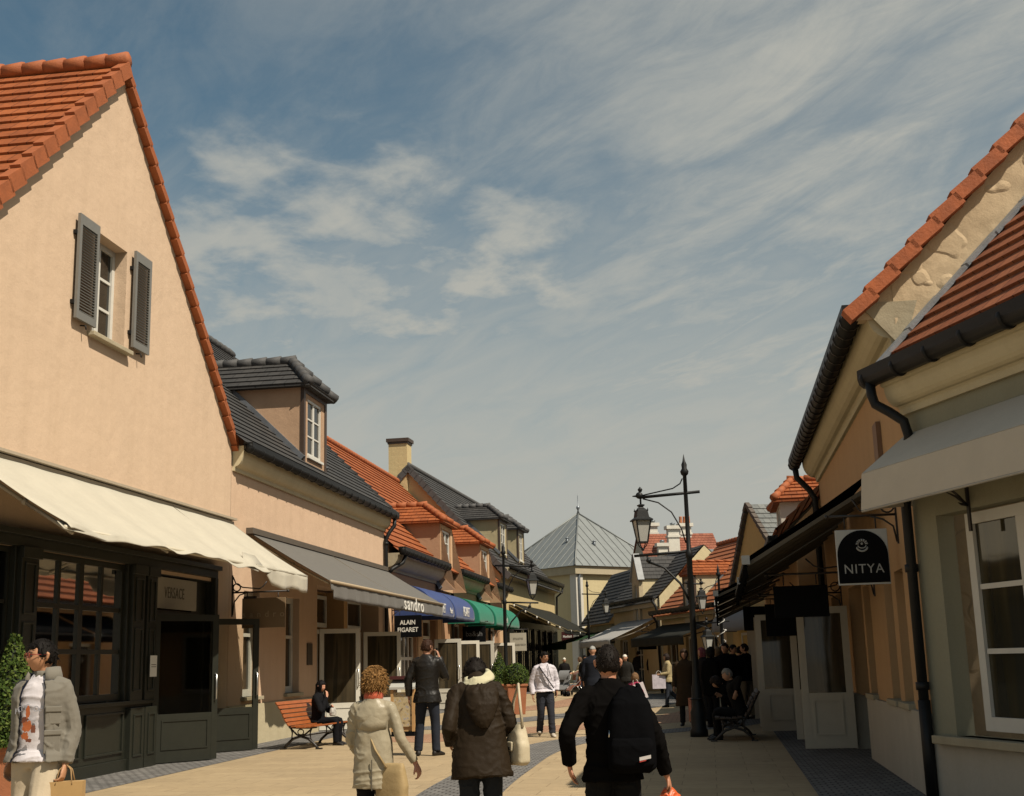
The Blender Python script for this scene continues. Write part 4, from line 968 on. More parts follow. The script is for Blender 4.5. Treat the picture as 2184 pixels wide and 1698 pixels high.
# hanging board of house A/B
sN = hang_sign(FR, 6.0, -.13, -.71, 2.25, 2.88, simple('white_board', (.50, .50, .47), .6, .03), [], lettering_white, 'white board with black arch reading NITYA hanging from an iron bracket')
mb = MB(); cy, cz, r = -.42, -.16 - .292, .282
arch = [(.027, cy + r * math.cos(a), cz + .0 + r * math.sin(a)) for a in [PI * k / 20 for k in range(21)]]
arch = [(.027, cy + r, -.77)] + arch + [(.027, cy - r, -.77)]
mb.prism(arch, (.004, 0, 0)); mb.build('arch', black_board, sN)
silver = simple('silver_lettering', (.36, .36, .34), .5, .02)
text('NITYA', .15, silver, sN, (.0325, cy, -.615), (PI / 2, 0, PI / 2), sx=.95, spacing=1.12, ext=.002, name='lettering')
mb = MB()
for k in range(7):
    a = PI * (k + .5) / 7
    c0 = (.033, cy + .035 * math.cos(a), -.335 + .035 * math.sin(a)); c1 = (.033, cy + .068 * math.cos(a), -.335 + .064 * math.sin(a))
    mb.tube([c0, c1], [.006, .013], 6)
mb.tube([(.033, cy + .06 * math.cos(a), -.36 + .05 * math.sin(a)) for a in [PI + PI * k / 10 for k in range(11)]], [.004] + [.012] * 9 + [.004], 6)
mb.tube([(.033, cy + .045 * math.cos(a), -.345 + .03 * math.sin(a)) for a in [PI + PI * k / 8 for k in range(9)]], .007, 6)
mb.ball((.033, cy, -.325), .014, n=8, m=6)
mb.build('emblem', silver, sN)
# black awnings along the right row
arm_tan = simple('awning_arm', (.11, .09, .06), .6, .08)
inky_cloth = fabric('inky_cloth', (.006, .006, .006), .95, .12, 120, .0)
def black_awning(fac, x0, x1, label, zt=3.72, out=1.72, zf=2.66, narm=5, m=None):
    c = (x0 + x1) / 2
    o = empty('awning', fac.w(c, 0), fac.rz(), label, 'awning', 'black awnings along the shaded row')
    cloth(o, inky_cloth, x0, x1, zt, out, zf, .24, -c, 24, 8, .03, .01)
    for k in range(narm):
        x = x0 + .06 + (x1 - x0 - .12) * k / (narm - 1)
        a, b = Vector((x - c, -.04, zt - .16)), Vector((x - c, -out + .02, zf - .06)); d = (b - a).normalized()
        MB().obox((a + b) / 2, (.014, 0, 0), (b - a) / 2, Vector((0, -d.z, d.y)) * .024).build('arm', arm_tan, o)
    MB(-c).box(x0, x1, -out - .03, -out + .03, zf - .05, zf + .01).build('front_bar', black_metal, o)
    MB(-c).box(x1 - .02, x1 + .05, -out - .05, -out + .05, zf - .06, zf + .05).build('end_cap', simple('end_cap_grey', (.4, .4, .38), .5), o)
    return o
black_awning(FR, .9, 5.0, 'black awning nearest the NITYA board, seen from below')
black_awning(FR, -3.7, .6, 'second black awning of the shaded row, behind the nearest one')
hang_sign(FR, 3.4, -.62, -1.34, 1.98, 2.40, black_board, [], lettering_white, 'plain black board hanging from a scroll bracket under the nearest black awning')
hang_sign(FR, -1.2, -.42, -1.30, 1.80, 2.34, black_board, [], lettering_white, 'larger plain black board hanging farther under the black awnings')

# ================================================================= right row, house C: white dormer and orange roof
pq = FR.w(0, -.52); FR2 = Fac((pq.x, pq.y), 189.0)
S6 = -12.0; d6 = 12.0
h6 = empty('white_dormer_house', FR2.w(S6, 0), FR2.rz(), 'low shaded house with orange roof and a white cheeked dormer behind the black awnings', 'house')
zc6 = lambda y: 4.2 + .95 * y
mb = MB(d6); wall_face(mb, -22.0, -4.05, 0, 3.95, [(-6.4, -4.8, .2, 2.5, .25), (-9.8, -8.0, .2, 2.5, .25), (-13.5, -11.5, .2, 2.5, .25), (-17, -15, .2, 2.5, .25), (-20.5, -18.6, .2, 2.5, .25)])
for x in (-22.0, -4.05): mb.poly([(x, 0, 0), (x, 8, 0), (x, 8, 3.95), (x, 4, 7.75), (x, 0, 3.95)])
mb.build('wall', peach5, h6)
for a, b in ((-6.4, -4.8), (-9.8, -8.0), (-13.5, -11.5), (-17, -15), (-20.5, -18.6)): window(h6, a, b, .2, 2.5, .22, white_paint, gl_warm, 2, 1, d6, fw=.1)
mb = MB(d6)
slope(mb, (-22.2, -.35, zc6(-.35)), (-4.0, -.35, zc6(-.35)), (-4.0, 4, zc6(4)), (-22.2, 4, zc6(4)), .34, .045)
slope(mb, (-4.0, 8.35, zc6(-.35)), (-22.2, 8.35, zc6(-.35)), (-22.2, 4, zc6(4)), (-4.0, 4, zc6(4)), .34, .045)
mb.build('roof', orange_tile, h6)
DM6 = dict(wall=plaster('white_dormer_plaster', (.60, .55, .48), .05), frame=white_paint, glass=gl, tile=orange_tile, cap=orange_cap, lead=lead)
dormer(h6, -10.6, -8.6, .0, 4.2, 5.0, lambda z: (z - 4.2) / .95, DM6, d6, .55, .5, .15, win=(-10.1, -9.1, 4.3, 4.9, 2, 2), cap_r=.09)
mb = MB(d6); gutter(mb, -22, -4.2, -.42, 3.68, .1, .6); mb.build('gutter', black_metal, h6)
for x, ln in ((-4.9, .8), (-6.55, .78), (-9.9, .8), (-12.9, .8)):
    door(h6, (x, -.06, .03), rad(-91), ln, 2.25, cream_door, gl_door, d6, low=.8, frame=.11)
for k, (a, b) in enumerate(((-8.2, -4.1), (-12.6, -8.5), (-17.0, -12.9), (-21.4, -17.3))):
    black_awning(FR2, a, b, ['third black awning of the shaded row, under the orange roof', 'fourth black awning of the shaded row, below the white dormer', 'fifth black awning of the shaded row, beyond the white dormer', 'farthest black awning of the shaded row, beside the yellow gable'][k], 3.45, 1.6, 2.7, 3)
hang_sign(FR2, -9.0, -.2, -1.0, 2.05, 2.6, black_board, [], lettering_white, 'small black board in front of the fourth open door of the shaded row')
# ================================================================= the houses where the street bends
def W(x, y): return (x, y)
# yellow gable (faces the street, bends left)
FY = Fac((8.5, 45.0), 168.0)
hY = empty('yellow_gable_house', FY.w(0, 0), FY.rz(), 'shaded yellow gabled house with grey slate roof and a bluish shutter', 'house')
yel = plaster('yellow_plaster', (.54, .385, .165), .07)
mb = MB(); wall_face(mb, -2.4, 4.6, 0, 3.6, [], gable=(0, 6.85, 1.45, .88))
mb.quad((-2.4, 0, 0), (-2.4, 7, 0), (-2.4, 7, 3.5), (-2.4, 0, 3.5)); mb.quad((4.6, 0, 0), (4.6, 7, 0), (4.6, 7, 2.8), (4.6, 0, 2.8))
mb.build('wall', yel, hY)
mb = MB(); slope(mb, (-2.6, 7.2, 3.15), (-2.6, -.08, 3.15), (0, -.08, 6.85), (0, 7.2, 6.85), .3, .035); slope(mb, (4.7, -.08, 2.7), (4.7, 7.2, 2.7), (0, 7.2, 6.85), (0, -.08, 6.85), .3, .035)
grey_tile = tiles('grey_tiles', (.15, .16, .155), (.20, .21, .20), .26, .7)
rf = mb.build('roof', grey_tile, hY)
mb = MB(); verge(mb, (-2.6, -.06, 3.15), (0, -.06, 6.85), (0, -1, 0), .16, .14, .32, .07); verge(mb, (4.7, -.06, 2.7), (0, -.06, 6.85), (0, -1, 0), .16, .14, .32, .07); mb.build('verge_tiles', simple('dark_verge', (.09, .07, .055), .7, .2), rf)
MB().box(.62, 1.05, -.06, -.003, 3.95, 5.1).build('shutter', simple('bluish_shutter', (.17, .165, .19), .5, .05), hY)
window(hY, 1.05, 1.9, 4.0, 5.05, .03, white_paint, gl, 2, 2, fw=.07)
for a in (-1.5, .4, 2.3): window(hY, a, a + 1.3, .3, 2.3, .03, white_paint, gl_warm, 2, 1, fw=.09)
oY = empty('rounded_awning', FY.w(0, 0), FY.rz(), 'grey rounded awning low on the yellow gable', 'awning')
barrel(oY, fabric('blue_grey_cloth', (.16, .165, .17), .85, .06), -1.9, 2.6, 3.15, 1.0, 2.35, 0)
wall_lantern(FY.w(-1.5, 0, 4.0), FY.rz(), 'little iron wall bracket on the yellow gable')

# house with the tall stone dormer, slate roof: front eave runs away to the left
FD = Fac((6.5, 57.7), 169.0)
hD = empty('stone_dormer_house', FD.w(0, 0), FD.rz(), 'shaded cream house with steep slate roof and a tall pointed stone dormer', 'house')
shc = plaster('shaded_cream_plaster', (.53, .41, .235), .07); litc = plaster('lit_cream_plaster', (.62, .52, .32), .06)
ze, pD, RD = 4.25, 1.0, 2.3
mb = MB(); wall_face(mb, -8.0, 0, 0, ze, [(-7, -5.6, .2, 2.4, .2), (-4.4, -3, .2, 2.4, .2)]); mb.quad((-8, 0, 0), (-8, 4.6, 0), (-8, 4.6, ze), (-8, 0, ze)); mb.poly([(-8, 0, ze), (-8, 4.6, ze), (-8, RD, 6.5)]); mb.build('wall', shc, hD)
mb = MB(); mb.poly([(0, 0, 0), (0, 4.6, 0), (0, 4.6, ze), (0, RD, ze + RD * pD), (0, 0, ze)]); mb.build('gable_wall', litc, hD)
for a, b in ((-7, -5.6), (-4.4, -3)): window(hD, a, b, .2, 2.4, .18, white_paint, gl_warm, 3, 3, fw=.08, bar=.06)
zD = lambda y: ze + pD * y + .05
mb = MB(); slope(mb, (-8.2, -.3, zD(-.3)), (-.05, -.3, zD(-.3)), (-.05, RD, zD(RD)), (-8.2, RD, zD(RD)), .24, .03); slope(mb, (-.05, 4.9, zD(-.3)), (-8.2, 4.9, zD(-.3)), (-8.2, RD, zD(RD)), (-.05, RD, zD(RD)), .24, .03)
rfD = mb.build('roof', slate, hD)
mb = MB(); mb.box(-7.9, -.1, -.2, -.003, ze - .45, ze - .1); mb.build('cornice', stone, hD)
mb = MB(); gutter(mb, -8.2, 0, -.38, ze - .05, .09, 1); mb.tube([(-.1, -.38, ze - .1), (-.02, -.2, ze - .45), (-.02, -.1, ze - .8), (-.02, -.1, 0)], .06, 8); mb.build('gutter', black_metal, hD)
# tall stone dormer, flush with the wall
mb = MB(); x0, x1, zb, zs, za = -4.05, -2.85, 2.75, 5.25, 6.45; xm = (x0 + x1) / 2
mb.box(x0, x0 + .4, -.1, .1, zb, zs); mb.box(x1 - .4, x1, -.1, .1, zb, zs); mb.box(x0 + .4, x1 - .4, -.1, .1, zs - .3, zs); mb.box(x0 + .4, x1 - .4, -.1, .1, zb, zb + .35)
mb.prism([(x0, -.1, zs), (x1, -.1, zs), (xm, -.1, za)], (0, .2, 0))
dm = mb.build('dormer', plaster('dormer_stone', (.50, .41, .27), .1), hD)
mb = MB(); mb.prism([(x1 - .12, .1, 4.2), (x1 - .12, 1.0, 5.2), (x1 - .12, .1, 5.2)], (.1, 0, 0)); mb.prism([(x1 - .12, .1, 5.24), (x1 - .12, 1.05, 5.24), (x1 - .12, .1, 4.25)], (.11, 0, 0)); mb.build('cheek', litc, dm)
mb = MB(); slope(mb, (x1 + .06, .08, zs - .02), (x1 + .06, 1.2, zs - .02), (xm, 2.1, za - .1), (xm, .08, za - .1), .25, .03); slope(mb, (x0 - .06, 1.2, zs - .02), (x0 - .06, .08, zs - .02), (xm, .08, za - .1), (xm, 2.1, za - .1), .25, .03); mb.build('dormer_roof', slate, dm)
mb = MB()
for s_, xe in ((1, x1 + .1), (-1, x0 - .1)):
    a, b = Vector((xe, -.02, zs - .1)), Vector((xm, -.02, za)); dv = (b - a).normalized()
    mb.obox((a + b) / 2 + Vector((-dv.z, 0, dv.x)) * (.04 * -s_), (b - a) / 2, (0, .16, 0), Vector((-dv.z, 0, dv.x)) * .06)
mb.build('coping', simple('coping_zinc', (.26, .27, .275), .6, .2, 4), dm)
window(dm, x0 + .4, x1 - .4, zb + .35, zs - .3, .02, white_paint, gl, 1, 4, fw=.06)
aD = empty('awning', FD.w(-3.2, 0), FD.rz(), 'pale grey awning in front of the stone dormer house', 'awning')
cloth(aD, fabric('silver_cloth', (.33, .32, .30), .85, .06), -6.3, -.5, 3.3, 2.3, 2.35, .3, 3.2, 30, 6, .03, .01)
arms(aD, arm_tan, (-6.2, -.6), 3.25, 2.2, 2.35, 3.2)
# lower slate wing to the left
FW = Fac((5.03, 66.2), 170.0)
hW = empty('low_slate_wing', FW.w(0, 0), FW.rz(), 'low wing with big slate roof and green awning at the end of the street', 'house')
mb = MB(); wall_face(mb, -6.6, .2, 0, 3.3, []); mb.poly([(-6.6, 0, 0), (-6.6, 3.6, 0), (-6.6, 3.6, 3.3), (-6.6, 1.8, 6.1), (-6.6, 0, 3.3)]); mb.build('wall', shc, hW)
mb = MB(); slope(mb, (-6.8, -.35, 3.35), (.4, -.35, 3.35), (.4, 1.75, 6.3), (-6.8, 1.75, 6.3), .24, .03); slope(mb, (.4, 3.9, 3.35), (-6.8, 3.9, 3.35), (-6.8, 1.75, 6.3), (.4, 1.75, 6.3), .24, .03); mb.build('roof', slate, hW)
mb = MB(); mb.box(-6.5, .1, -.2, -.003, 2.95, 3.25); mb.build('cornice', stone, hW)
for a in (-5.8, -3.6, -1.6): window(hW, a, a + 1.3, .15, 2.3, .02, white_paint, gl_warm, 2, 2, fw=.09)
MB().box(-6.5, .1, -.05, -.003, 2.3, 2.9).build('fascia', green_black, hW)
aW = empty('awning', FW.w(-3, 0), FW.rz(), 'dark green awning at the foot of the low slate wing', 'awning')
cloth(aW, fabric('dark_green_cloth', (.02, .05, .02), .85, .1), -6.4, .0, 2.95, 2.6, 2.35, .3, 3, 24, 6, .04, .02)
# orange roofed house between the stone dormer house and the yellow gable
FO = Fac((7.75, 47.4), 168.5)
hO = empty('tiled_corner_house', FO.w(0, 0), FO.rz(), 'shaded house with red orange roof, brown framed dormer and black awning', 'house')
ze = 3.5; pO = .95; RO = 2.9
zO = lambda y: ze + .05 + pO * y
mb = MB(); wall_face(mb, -7.7, 0.1, 0, ze, [(-7, -5.6, .2, 2.3, .2), (-4.6, -3.2, .2, 2.3, .2), (-2.4, -.9, .2, 2.3, .2)]); mb.quad((-7.7, 0, 0), (-7.7, 6, 0), (-7.7, 6, ze), (-7.7, 0, ze)); mb.build('wall', shc, hO)
for a, b in ((-7, -5.6), (-4.6, -3.2), (-2.4, -.9)): window(hO, a, b, .2, 2.3, .18, white_paint, gl_warm, 2, 2, fw=.09)
mb = MB(); slope(mb, (-7.9, -.35, zO(-.35)), (.3, -.35, zO(-.35)), (.3, RO, zO(RO)), (-7.9, RO, zO(RO)), .3, .04); slope(mb, (.3, 6.8, zO(-.35)), (-7.9, 6.8, zO(-.35)), (-7.9, RO, zO(RO)), (.3, RO, zO(RO)), .3, .04)
rfO = mb.build('roof', tiles('rust_orange_tiles', (.36, .12, .05), (.44, .16, .06), .26, .75), hO)
mb = MB(); caps(mb, (-7.9, RO, zO(RO) + .05), (.3, RO, zO(RO) + .05), .1); mb.build('ridge_tiles', orange_cap, rfO)
mb = MB(); mb.box(-7.6, 0, -.2, -.003, ze - .42, ze - .12); mb.build('cornice', stone, hO)
mb = MB(); gutter(mb, -7.9, .1, -.42, ze - .12, .09, .6); mb.tube([(-7.7, -.42, ze - .15), (-7.7, -.2, ze - .5), (-7.7, -.1, 0)], .06, 8); mb.build('gutter', black_metal, hO)
DMO = dict(wall=plaster('grey_cream_dormer', (.50, .44, .30), .06), frame=white_paint, glass=gl, tile=orange_tile, cap=orange_cap, lead=lead)
dormer(hO, -4.3, -2.9, -.08, 3.2, 4.75, lambda z: (z - 3.55) / pO, DMO, 0, .5, .2, .10, win=(-4.05, -3.15, 3.2, 4.6, 2, 4), cap_r=.05, drop=2.6, trim=brown_trim)
aO = empty('awning', FO.w(-5, 0), FO.rz(), 'broad black awning below the brown framed dormer', 'awning')
cloth(aO, black_cloth, -7.4, -.5, 2.85, 1.5, 2.3, .35, 5, 24, 6, .03, .01); arms(aO, black_metal, (-7.3, -4, -.6), 2.8, 1.45, 2.3, 5)
hang_sign(FO, -7.6, -.3, -1.1, 1.85, 2.45, black_board, [], lettering_white, 'black board hanging at the corner of the tiled house with the brown dormer')
# hip-roofed tower
tw = empty('hip_roofed_pavilion', (4.0, 85.0, 0), rad(39), 'cream pavilion with tall grey metal pyramid roof at the end of the street', 'pavilion')
mb = MB(); mb.box(-.0, 8.2, 0, 8.2, 0, 7.2); mb.build('wall', plaster('pavilion_plaster', (.54, .455, .27), .06), tw)
mb = MB()
mb.box(-.12, .5, -.12, -.003, 0, 7.2); mb.box(-.12, -.003, -.003, .5, 0, 7.2); mb.build('corner_board', simple('pale_board', (.55, .52, .46), .6, .05), tw)
mb = MB(); mb.box(-.3, 8.5, -.3, 8.5, 7.2, 7.75); mb.build('cornice', stone, tw)
zn = simple('zinc_roof', (.235, .25, .245), .5, .12, 2, .1, 20, .35)
mb = MB(); c0, c1, zt_, za = -.45, 8.65, 7.75, 11.95; ap = (4.1, 4.1, za)
cor = [(c0, c0, zt_), (c1, c0, zt_), (c1, c1, zt_), (c0, c1, zt_)]
for i in range(4): mb.add([cor[i], cor[(i + 1) % 4], ap], [(0, 1, 2)])
rfT = mb.build('roof', zn, tw)
mb = MB(); seam_d = Vector(ap)
for i in range(4):
    a, b = Vector(cor[i]), Vector(cor[(i + 1) % 4]); m_ = (a + b) / 2; up = (Vector(ap) - m_)
    for k in range(1, 13):
        u = k / 13; p = a.lerp(b, u); f = 1 - abs(2 * u - 1); q = p + up * f
        if f > .06: mb.tube([p + Vector((0, 0, .03)), q + Vector((0, 0, .03))], .018, 4, False)
    mb.tube([a + Vector((0, 0, .04)), Vector(ap) + Vector((0, 0, .04))], .06, 6)
mb.build('seam', simple('zinc_seam', (.17, .18, .175), .5, .1, 3, 0, 20, .3), rfT)
mb = MB(); mb.lathe([(.12, 0), (.05, .25), (.13, .4), (.13, .5), (.04, .6), (.02, 1.3), (.0, 1.5)], ap, 8); mb.build('finial', zinc, rfT)
mb = MB(); mb.tube([(.25, -.2, 7.7), (.18, -.18, 7.2), (.1, -.18, 6.9), (.1, -.18, 0)], .09, 8); mb.build('downpipe', zinc, tw)
for px_, py_ in ((1.6, 2.6), (3.0, 1.3)):
    f = min(px_ - c0, py_ - c0) / (4.55); z = zt_ + (za - zt_) * f
    mb = MB(); mb.tube([(px_, py_, z - .1), (px_, py_, z + .25)], .09, 8); mb.ball((px_, py_, z + .27), .14, .14, .07, 8, 6); mb.build('roof_vent', zinc, rfT)
# brick red roofed house with white chimneys, behind
hC = empty('red_roofed_house', (10.3, 82.0, 0), rad(8), 'distant house with brick red roof and white chimneys behind the slate roofs', 'house')
mb = MB(); mb.box(-2.3, 2.6, -3.0, 3.0, 0, 6.6); mb.prism([(-2.3, -3, 6.6), (-2.3, 3, 6.6), (-2.3, 0, 9.35)], (.1, 0, 0)); mb.prism([(2.5, -3, 6.6), (2.5, 3, 6.6), (2.5, 0, 9.35)], (.1, 0, 0)); mb.build('wall', plaster('grey_gable_plaster', (.42, .39, .33), .06), hC)
mb = MB(); slope(mb, (-2.4, -3.2, 6.5), (2.75, -3.2, 6.5), (2.75, 0, 9.45), (-2.4, 0, 9.45), .25, .03); slope(mb, (2.75, 3.2, 6.5), (-2.4, 3.2, 6.5), (-2.4, 0, 9.45), (2.75, 0, 9.45), .25, .03); rfC = mb.build('roof', red_tile, hC)
white_pl = plaster('white_chimney_plaster', (.66, .63, .55), .05); terracotta = simple('terracotta', (.40, .15, .07), .8, .15, 5, .2, 30)
for cx_, cy_, zb_, zt2, wd, pots in ((-1.2, .3, 8.6, 10.2, .26, 0), (-.5, -2.0, 7.2, 9.75, .36, 0), (.85, -.1, 8.7, 10.1, .36, 3), (-1.4, -2.6, 6.8, 8.6, .30, 0)):
    mb = MB(); mb.box(cx_ - wd, cx_ + wd, cy_ - wd * .7, cy_ + wd * .7, zb_, zt2); mb.box(cx_ - wd - .12, cx_ + wd + .12, cy_ - wd * .7 - .12, cy_ + wd * .7 + .12, zt2 - .22, zt2 - .002); mb.box(cx_ - wd - .06, cx_ + wd + .06, cy_ - wd * .7 - .06, cy_ + wd * .7 + .06, zt2 - .75, zt2 - .62)
    ch = mb.build('chimney', white_pl, rfC)
    for k in range(pots):
        MB().lathe([(.11, 0), (.12, .1), (.10, .4), (.12, .46)], (cx_ - .26 + .26 * k, cy_, zt2), 10).build('chimney_pot', terracotta, ch)
    if not pots: MB().lathe([(.14, 0), (.14, .1), (.2, .14), (.03, .22)], (cx_, cy_, zt2), 10).build('cowl', zinc, ch)
hM = empty('metal_roofed_hall', (13.6, 76.0, 0), rad(-4), 'far hall with ribbed grey metal roof beside the yellow gable', 'hall')
mb = MB(); mb.box(-2.2, 6, -3, 5, 0, 5.6); mb.build('wall', plaster('hall_plaster', (.48, .40, .26), .06), hM)
mb = MB(); mb.quad((-2.5, -3.3, 6.4), (6.3, -3.3, 6.4), (6.3, 1.5, 8.0), (-2.5, 1.5, 8.0)); mb.quad((6.3, 5.3, 6.0), (-2.5, 5.3, 6.0), (-2.5, 1.5, 8.0), (6.3, 1.5, 8.0)); rM = mb.build('roof', zn, hM)
mb = MB()
for k in range(26): x = -2.4 + k * .34; mb.tube([(x, -3.3, 6.43), (x, 1.5, 8.03)], .025, 4, False)
mb.build('rib', MATS['zinc_seam'], rM)
mb = MB(); slope(mb, (-2.6, -4.8, 5.3), (6.3, -4.8, 5.3), (6.3, -3.31, 6.38), (-2.6, -3.31, 6.38), .25, .03); mb.build('lower_roof', MATS['rust_orange_tiles'], hM)
MB().tube([(1.2, 1.5, 8.0), (1.2, 1.5, 8.7)], .04, 6).tube([(.5, 1.5, 8.6), (1.9, 1.5, 8.6)], .03, 6).build('antenna', zinc, rM)
# ================================================================= street furniture
lamp_paint = simple('lamp_paint', (.010, .011, .011), .5, .15, 10, .08, 60, 0, .3)
milk = simple('milky_glass', (.42, .41, .37), .25, .04)
def street_lamp(x, y, h, az, label, lower=1.95, arm=.90, flag_side=1, drop=0.0):
    o = empty('street_lamp', (x, y, 0), rad(90 - az), label, 'street lamp', 'old style street lamps along the street')
    k = h / 5.3
    mb = MB(); mb.lathe([(.17, 0), (.17, .12), (.14, .16), (.15, .45), (.11, .55), (.10, .9), (.075, 1.0), (.07, 1.15), (.062, 1.2), (.055, h * .62), (.07, h * .62 + .02), (.07, h * .62 + .12), (.046, h * .62 + .16), (.038, h - .45), (.07, h - .42), (.085, h - .36), (.05, h - .30), (.055, h - .22), (.03, h - .16), (.0, h)], n=14)
    for r in (.35, .7): mb.lathe([(.1, r - .02), (.16, r), (.1, r + .02)], n=12)
    mb.build('post', lamp_paint, o)
    za = h - .78 - drop
    mb = MB(); mb.tube([(-.28, 0, za), (arm, 0, za - .06)], .032, 6)
    mb.tube([(.05, 0, h - .5), (.1, 0, h - .6), (.25, 0, za + .09), (arm * .95, 0, za - .02)], .014, 6)
    mb.tube([(.05, 0, za - 1.0), (.12, 0, za - .72), (.3, 0, za - .38), (.55, 0, za - .18), (.85, 0, za - .09)], .014, 6)
    mb.ball((arm + .02, 0, za - .02), .075, .05, .07, 8, 6); mb.lathe([(.03, .05), (.05, .1), (.0, .16)], (arm, 0, za), 8); mb.tube([(arm + .05, 0, za - .03), (arm + .16, 0, za - .03)], [.03, .01], 6)
    mb.build('arm', lamp_paint, o)
    lt = empty('lantern', (arm, 0, za - .27)); lt.parent = o; lt.rotation_euler = (0, 0, rad(20)); lt.scale = (.88, .88, .72)
    s2 = math.sqrt(2)
    mb = MB(); Q = dict(n=4, smooth=False, rot=PI / 4)
    mb.tube([(0, 0, .36), (0, 0, .1)], .022, 8)
    mb.lathe([(.06, .1), (.10, .085), (.10, .06), (.06, .03), (.075, -.0), (.15, -.06), (.17, -.08), (.2, -.26), (.30, -.33), (.30, -.36), (.20, -.36)], **Q)
    top = .235; bot = .135; z0, z1 = -.36, -.95
    for i in range(4):
        a = PI / 4 + i * PI / 2
        mb.tube([(top * math.cos(a), top * math.sin(a), z0), (bot * math.cos(a), bot * math.sin(a), z1)], .017, 4, False)
        mb.tube([(bot * math.cos(a), bot * math.sin(a), z1), (bot * .6 * math.cos(a), bot * .6 * math.sin(a), z1 - .12), (.02 * math.cos(a), .02 * math.sin(a), z1 - .17)], .012, 5)
        mb.lathe([(.02, -.02), (.0, .07)], (.17 * math.cos(a), .17 * math.sin(a), -.07), 5)
    mb.lathe([(bot + .012, z1 - .02), (bot + .012, z1 + .015)], **Q); mb.lathe([(.035, -1.1), (.045, -1.14), (.0, -1.2)], n=8)
    mb.build('cage', lamp_paint, lt)
    mb = MB()
    for i in range(4):
        a, b = PI / 4 + i * PI / 2, PI / 4 + (i + 1) * PI / 2
        f = .97
        mb.quad((top * f * math.cos(a), top * f * math.sin(a), z0 + .01), (top * f * math.cos(b), top * f * math.sin(b), z0 + .01), (bot * f * math.cos(b), bot * f * math.sin(b), z1 + .02), (bot * f * math.cos(a), bot * f * math.sin(a), z1 + .02))
    mb.build('pane', milk, lt)
    if lower:
        zl = h - lower; s_ = flag_side
        mb = MB(); mb.tube([(0, 0, zl), (s_ * 1.08, 0, zl - .05)], .03, 6); mb.tube([(s_ * .05, 0, zl - .95), (s_ * .2, 0, zl - .62), (s_ * .5, 0, zl - .3), (s_ * .8, 0, zl - .18)], .024, 6); mb.tube([(s_ * .8, 0, zl - .18), (s_ * .82, 0, zl - .06)], .02, 6); mb.ball((s_ * .8, 0, zl - .15), .05, n=8, m=6)
        mb.build('flag_arm', lamp_paint, o)
    return o
street_lamp(3.40, 24.6, 5.48, 279, 'nearest tall black street lamp with lantern, beside the benches on the shaded side')
street_lamp(-.42, 40.0, 5.3, 95, 'black street lamp in front of the green awnings on the left')
street_lamp(3.50, 63.0, 5.5, 95, 'small far street lamp in front of the cream pavilion', None)
L4o = street_lamp(7.0, 43.6, 4.65, 270, 'far street lamp wrapped in white lights before the yellow gable', None, .5, 1, 1.2)
o = empty('string_light', (7.0, 43.6, 0), 0, 'white light chain wound round the far street lamp by the yellow gable', 'string light')
pts = [(.12 * math.cos(a * .9), .12 * math.sin(a * .9), .9 + a * .052) for a in range(46)]
MB().tube(pts, .012, 5).build('wire', white_paint, o)
for q in pts[::4]: MB().ball((q[0] * 1.15, q[1] * 1.15, q[2]), .035, n=6, m=5).build('bulb', bulb_m, o)
street_lamp(6.30, 45.5, 4.9, 100, 'street lamp mostly hidden behind the nearest tall lamp post, before the orange roof', None, .35)

bench_wood = simple('bench_wood', (.30, .085, .022), .45, .2, 9, .15, 50)
bench_dark = simple('dark_bench_wood', (.05, .03, .018), .5, .2, 9, .15, 50)
def bench(x, y, az, label, L=1.9, m=bench_wood):
    "long axis = local y, the sitter faces local +x"
    o = empty('bench', (x, y, 0), rad(90 - az), label, 'bench', 'slatted benches with iron ends')
    prof = [(-.47, .84), (-.42, .77), (-.37, .69), (-.33, .61), (-.29, .53), (-.24, .46)]
    for i, (px_, pz) in enumerate(prof):
        q = prof[min(i + 1, 5)] if i < 5 else (-.2, .40); p = prof[i]
        d = Vector((q[0] - p[0], 0, q[1] - p[1])).normalized()
        MB().obox((px_, 0, pz), d * .036, (0, L / 2, 0), Vector((-d.z, 0, d.x)) * .014).build('back_slat', m, o, bevel=.006)
    for i, px_ in enumerate((-.13, -.03, .07, .17, .27)):
        z = .42 - .02 * math.sin(i * .8); MB().obox((px_, 0, z), (.042, 0, .004), (0, L / 2, 0), (0, 0, .014)).build('seat_slat', m, o, bevel=.006)
    for s_ in (-1, 1):
        mb = MB(); yy = s_ * (L / 2 - .12)
        P = lambda pts, r=.018: mb.tube([(a, yy, b) for a, b in pts], r, 6)
        P([(-.5, .86), (-.4, .68), (-.3, .48), (-.22, .40), (-.05, .39), (.2, .39), (.31, .40)], .02)
        P([(-.36, .0), (-.30, .09), (-.18, .19), (-.02, .24), (.14, .19), (.26, .09), (.34, .0)], .026)
        P([(-.26, .42), (-.2, .36), (-.1, .27), (-.02, .24), (.08, .28), (.2, .37)], .017)
        P([(-.22, .38), (-.19, .3), (-.2, .2), (-.24, .14)], .014); P([(.2, .38), (.17, .3), (.18, .2), (.22, .13)], .014)
        P([(-.02 + .06 * math.cos(a), .315 + .05 * math.sin(a)) for a in [2 * PI * k / 12 for k in range(13)]], .011)
        for q in (-.37, .35): mb.box(q - .06, q + .06, yy - .03, yy + .03, 0, .025)
        mb.build('iron_end', iron, o)
    mb = MB(); mb.tube([(-.02, -L / 2 + .12, .24), (-.02, L / 2 - .12, .24)], .012, 6); mb.build('stretcher', iron, o)
    return o
BL = (-3.92, 24.9); BR = (3.92, 23.8)
bench(*BL, 104, 'orange slatted bench with black iron ends on the sunny side')
bench(*BR, 279, 'dark slatted bench in the shade beside the tall lamp', m=bench_dark)

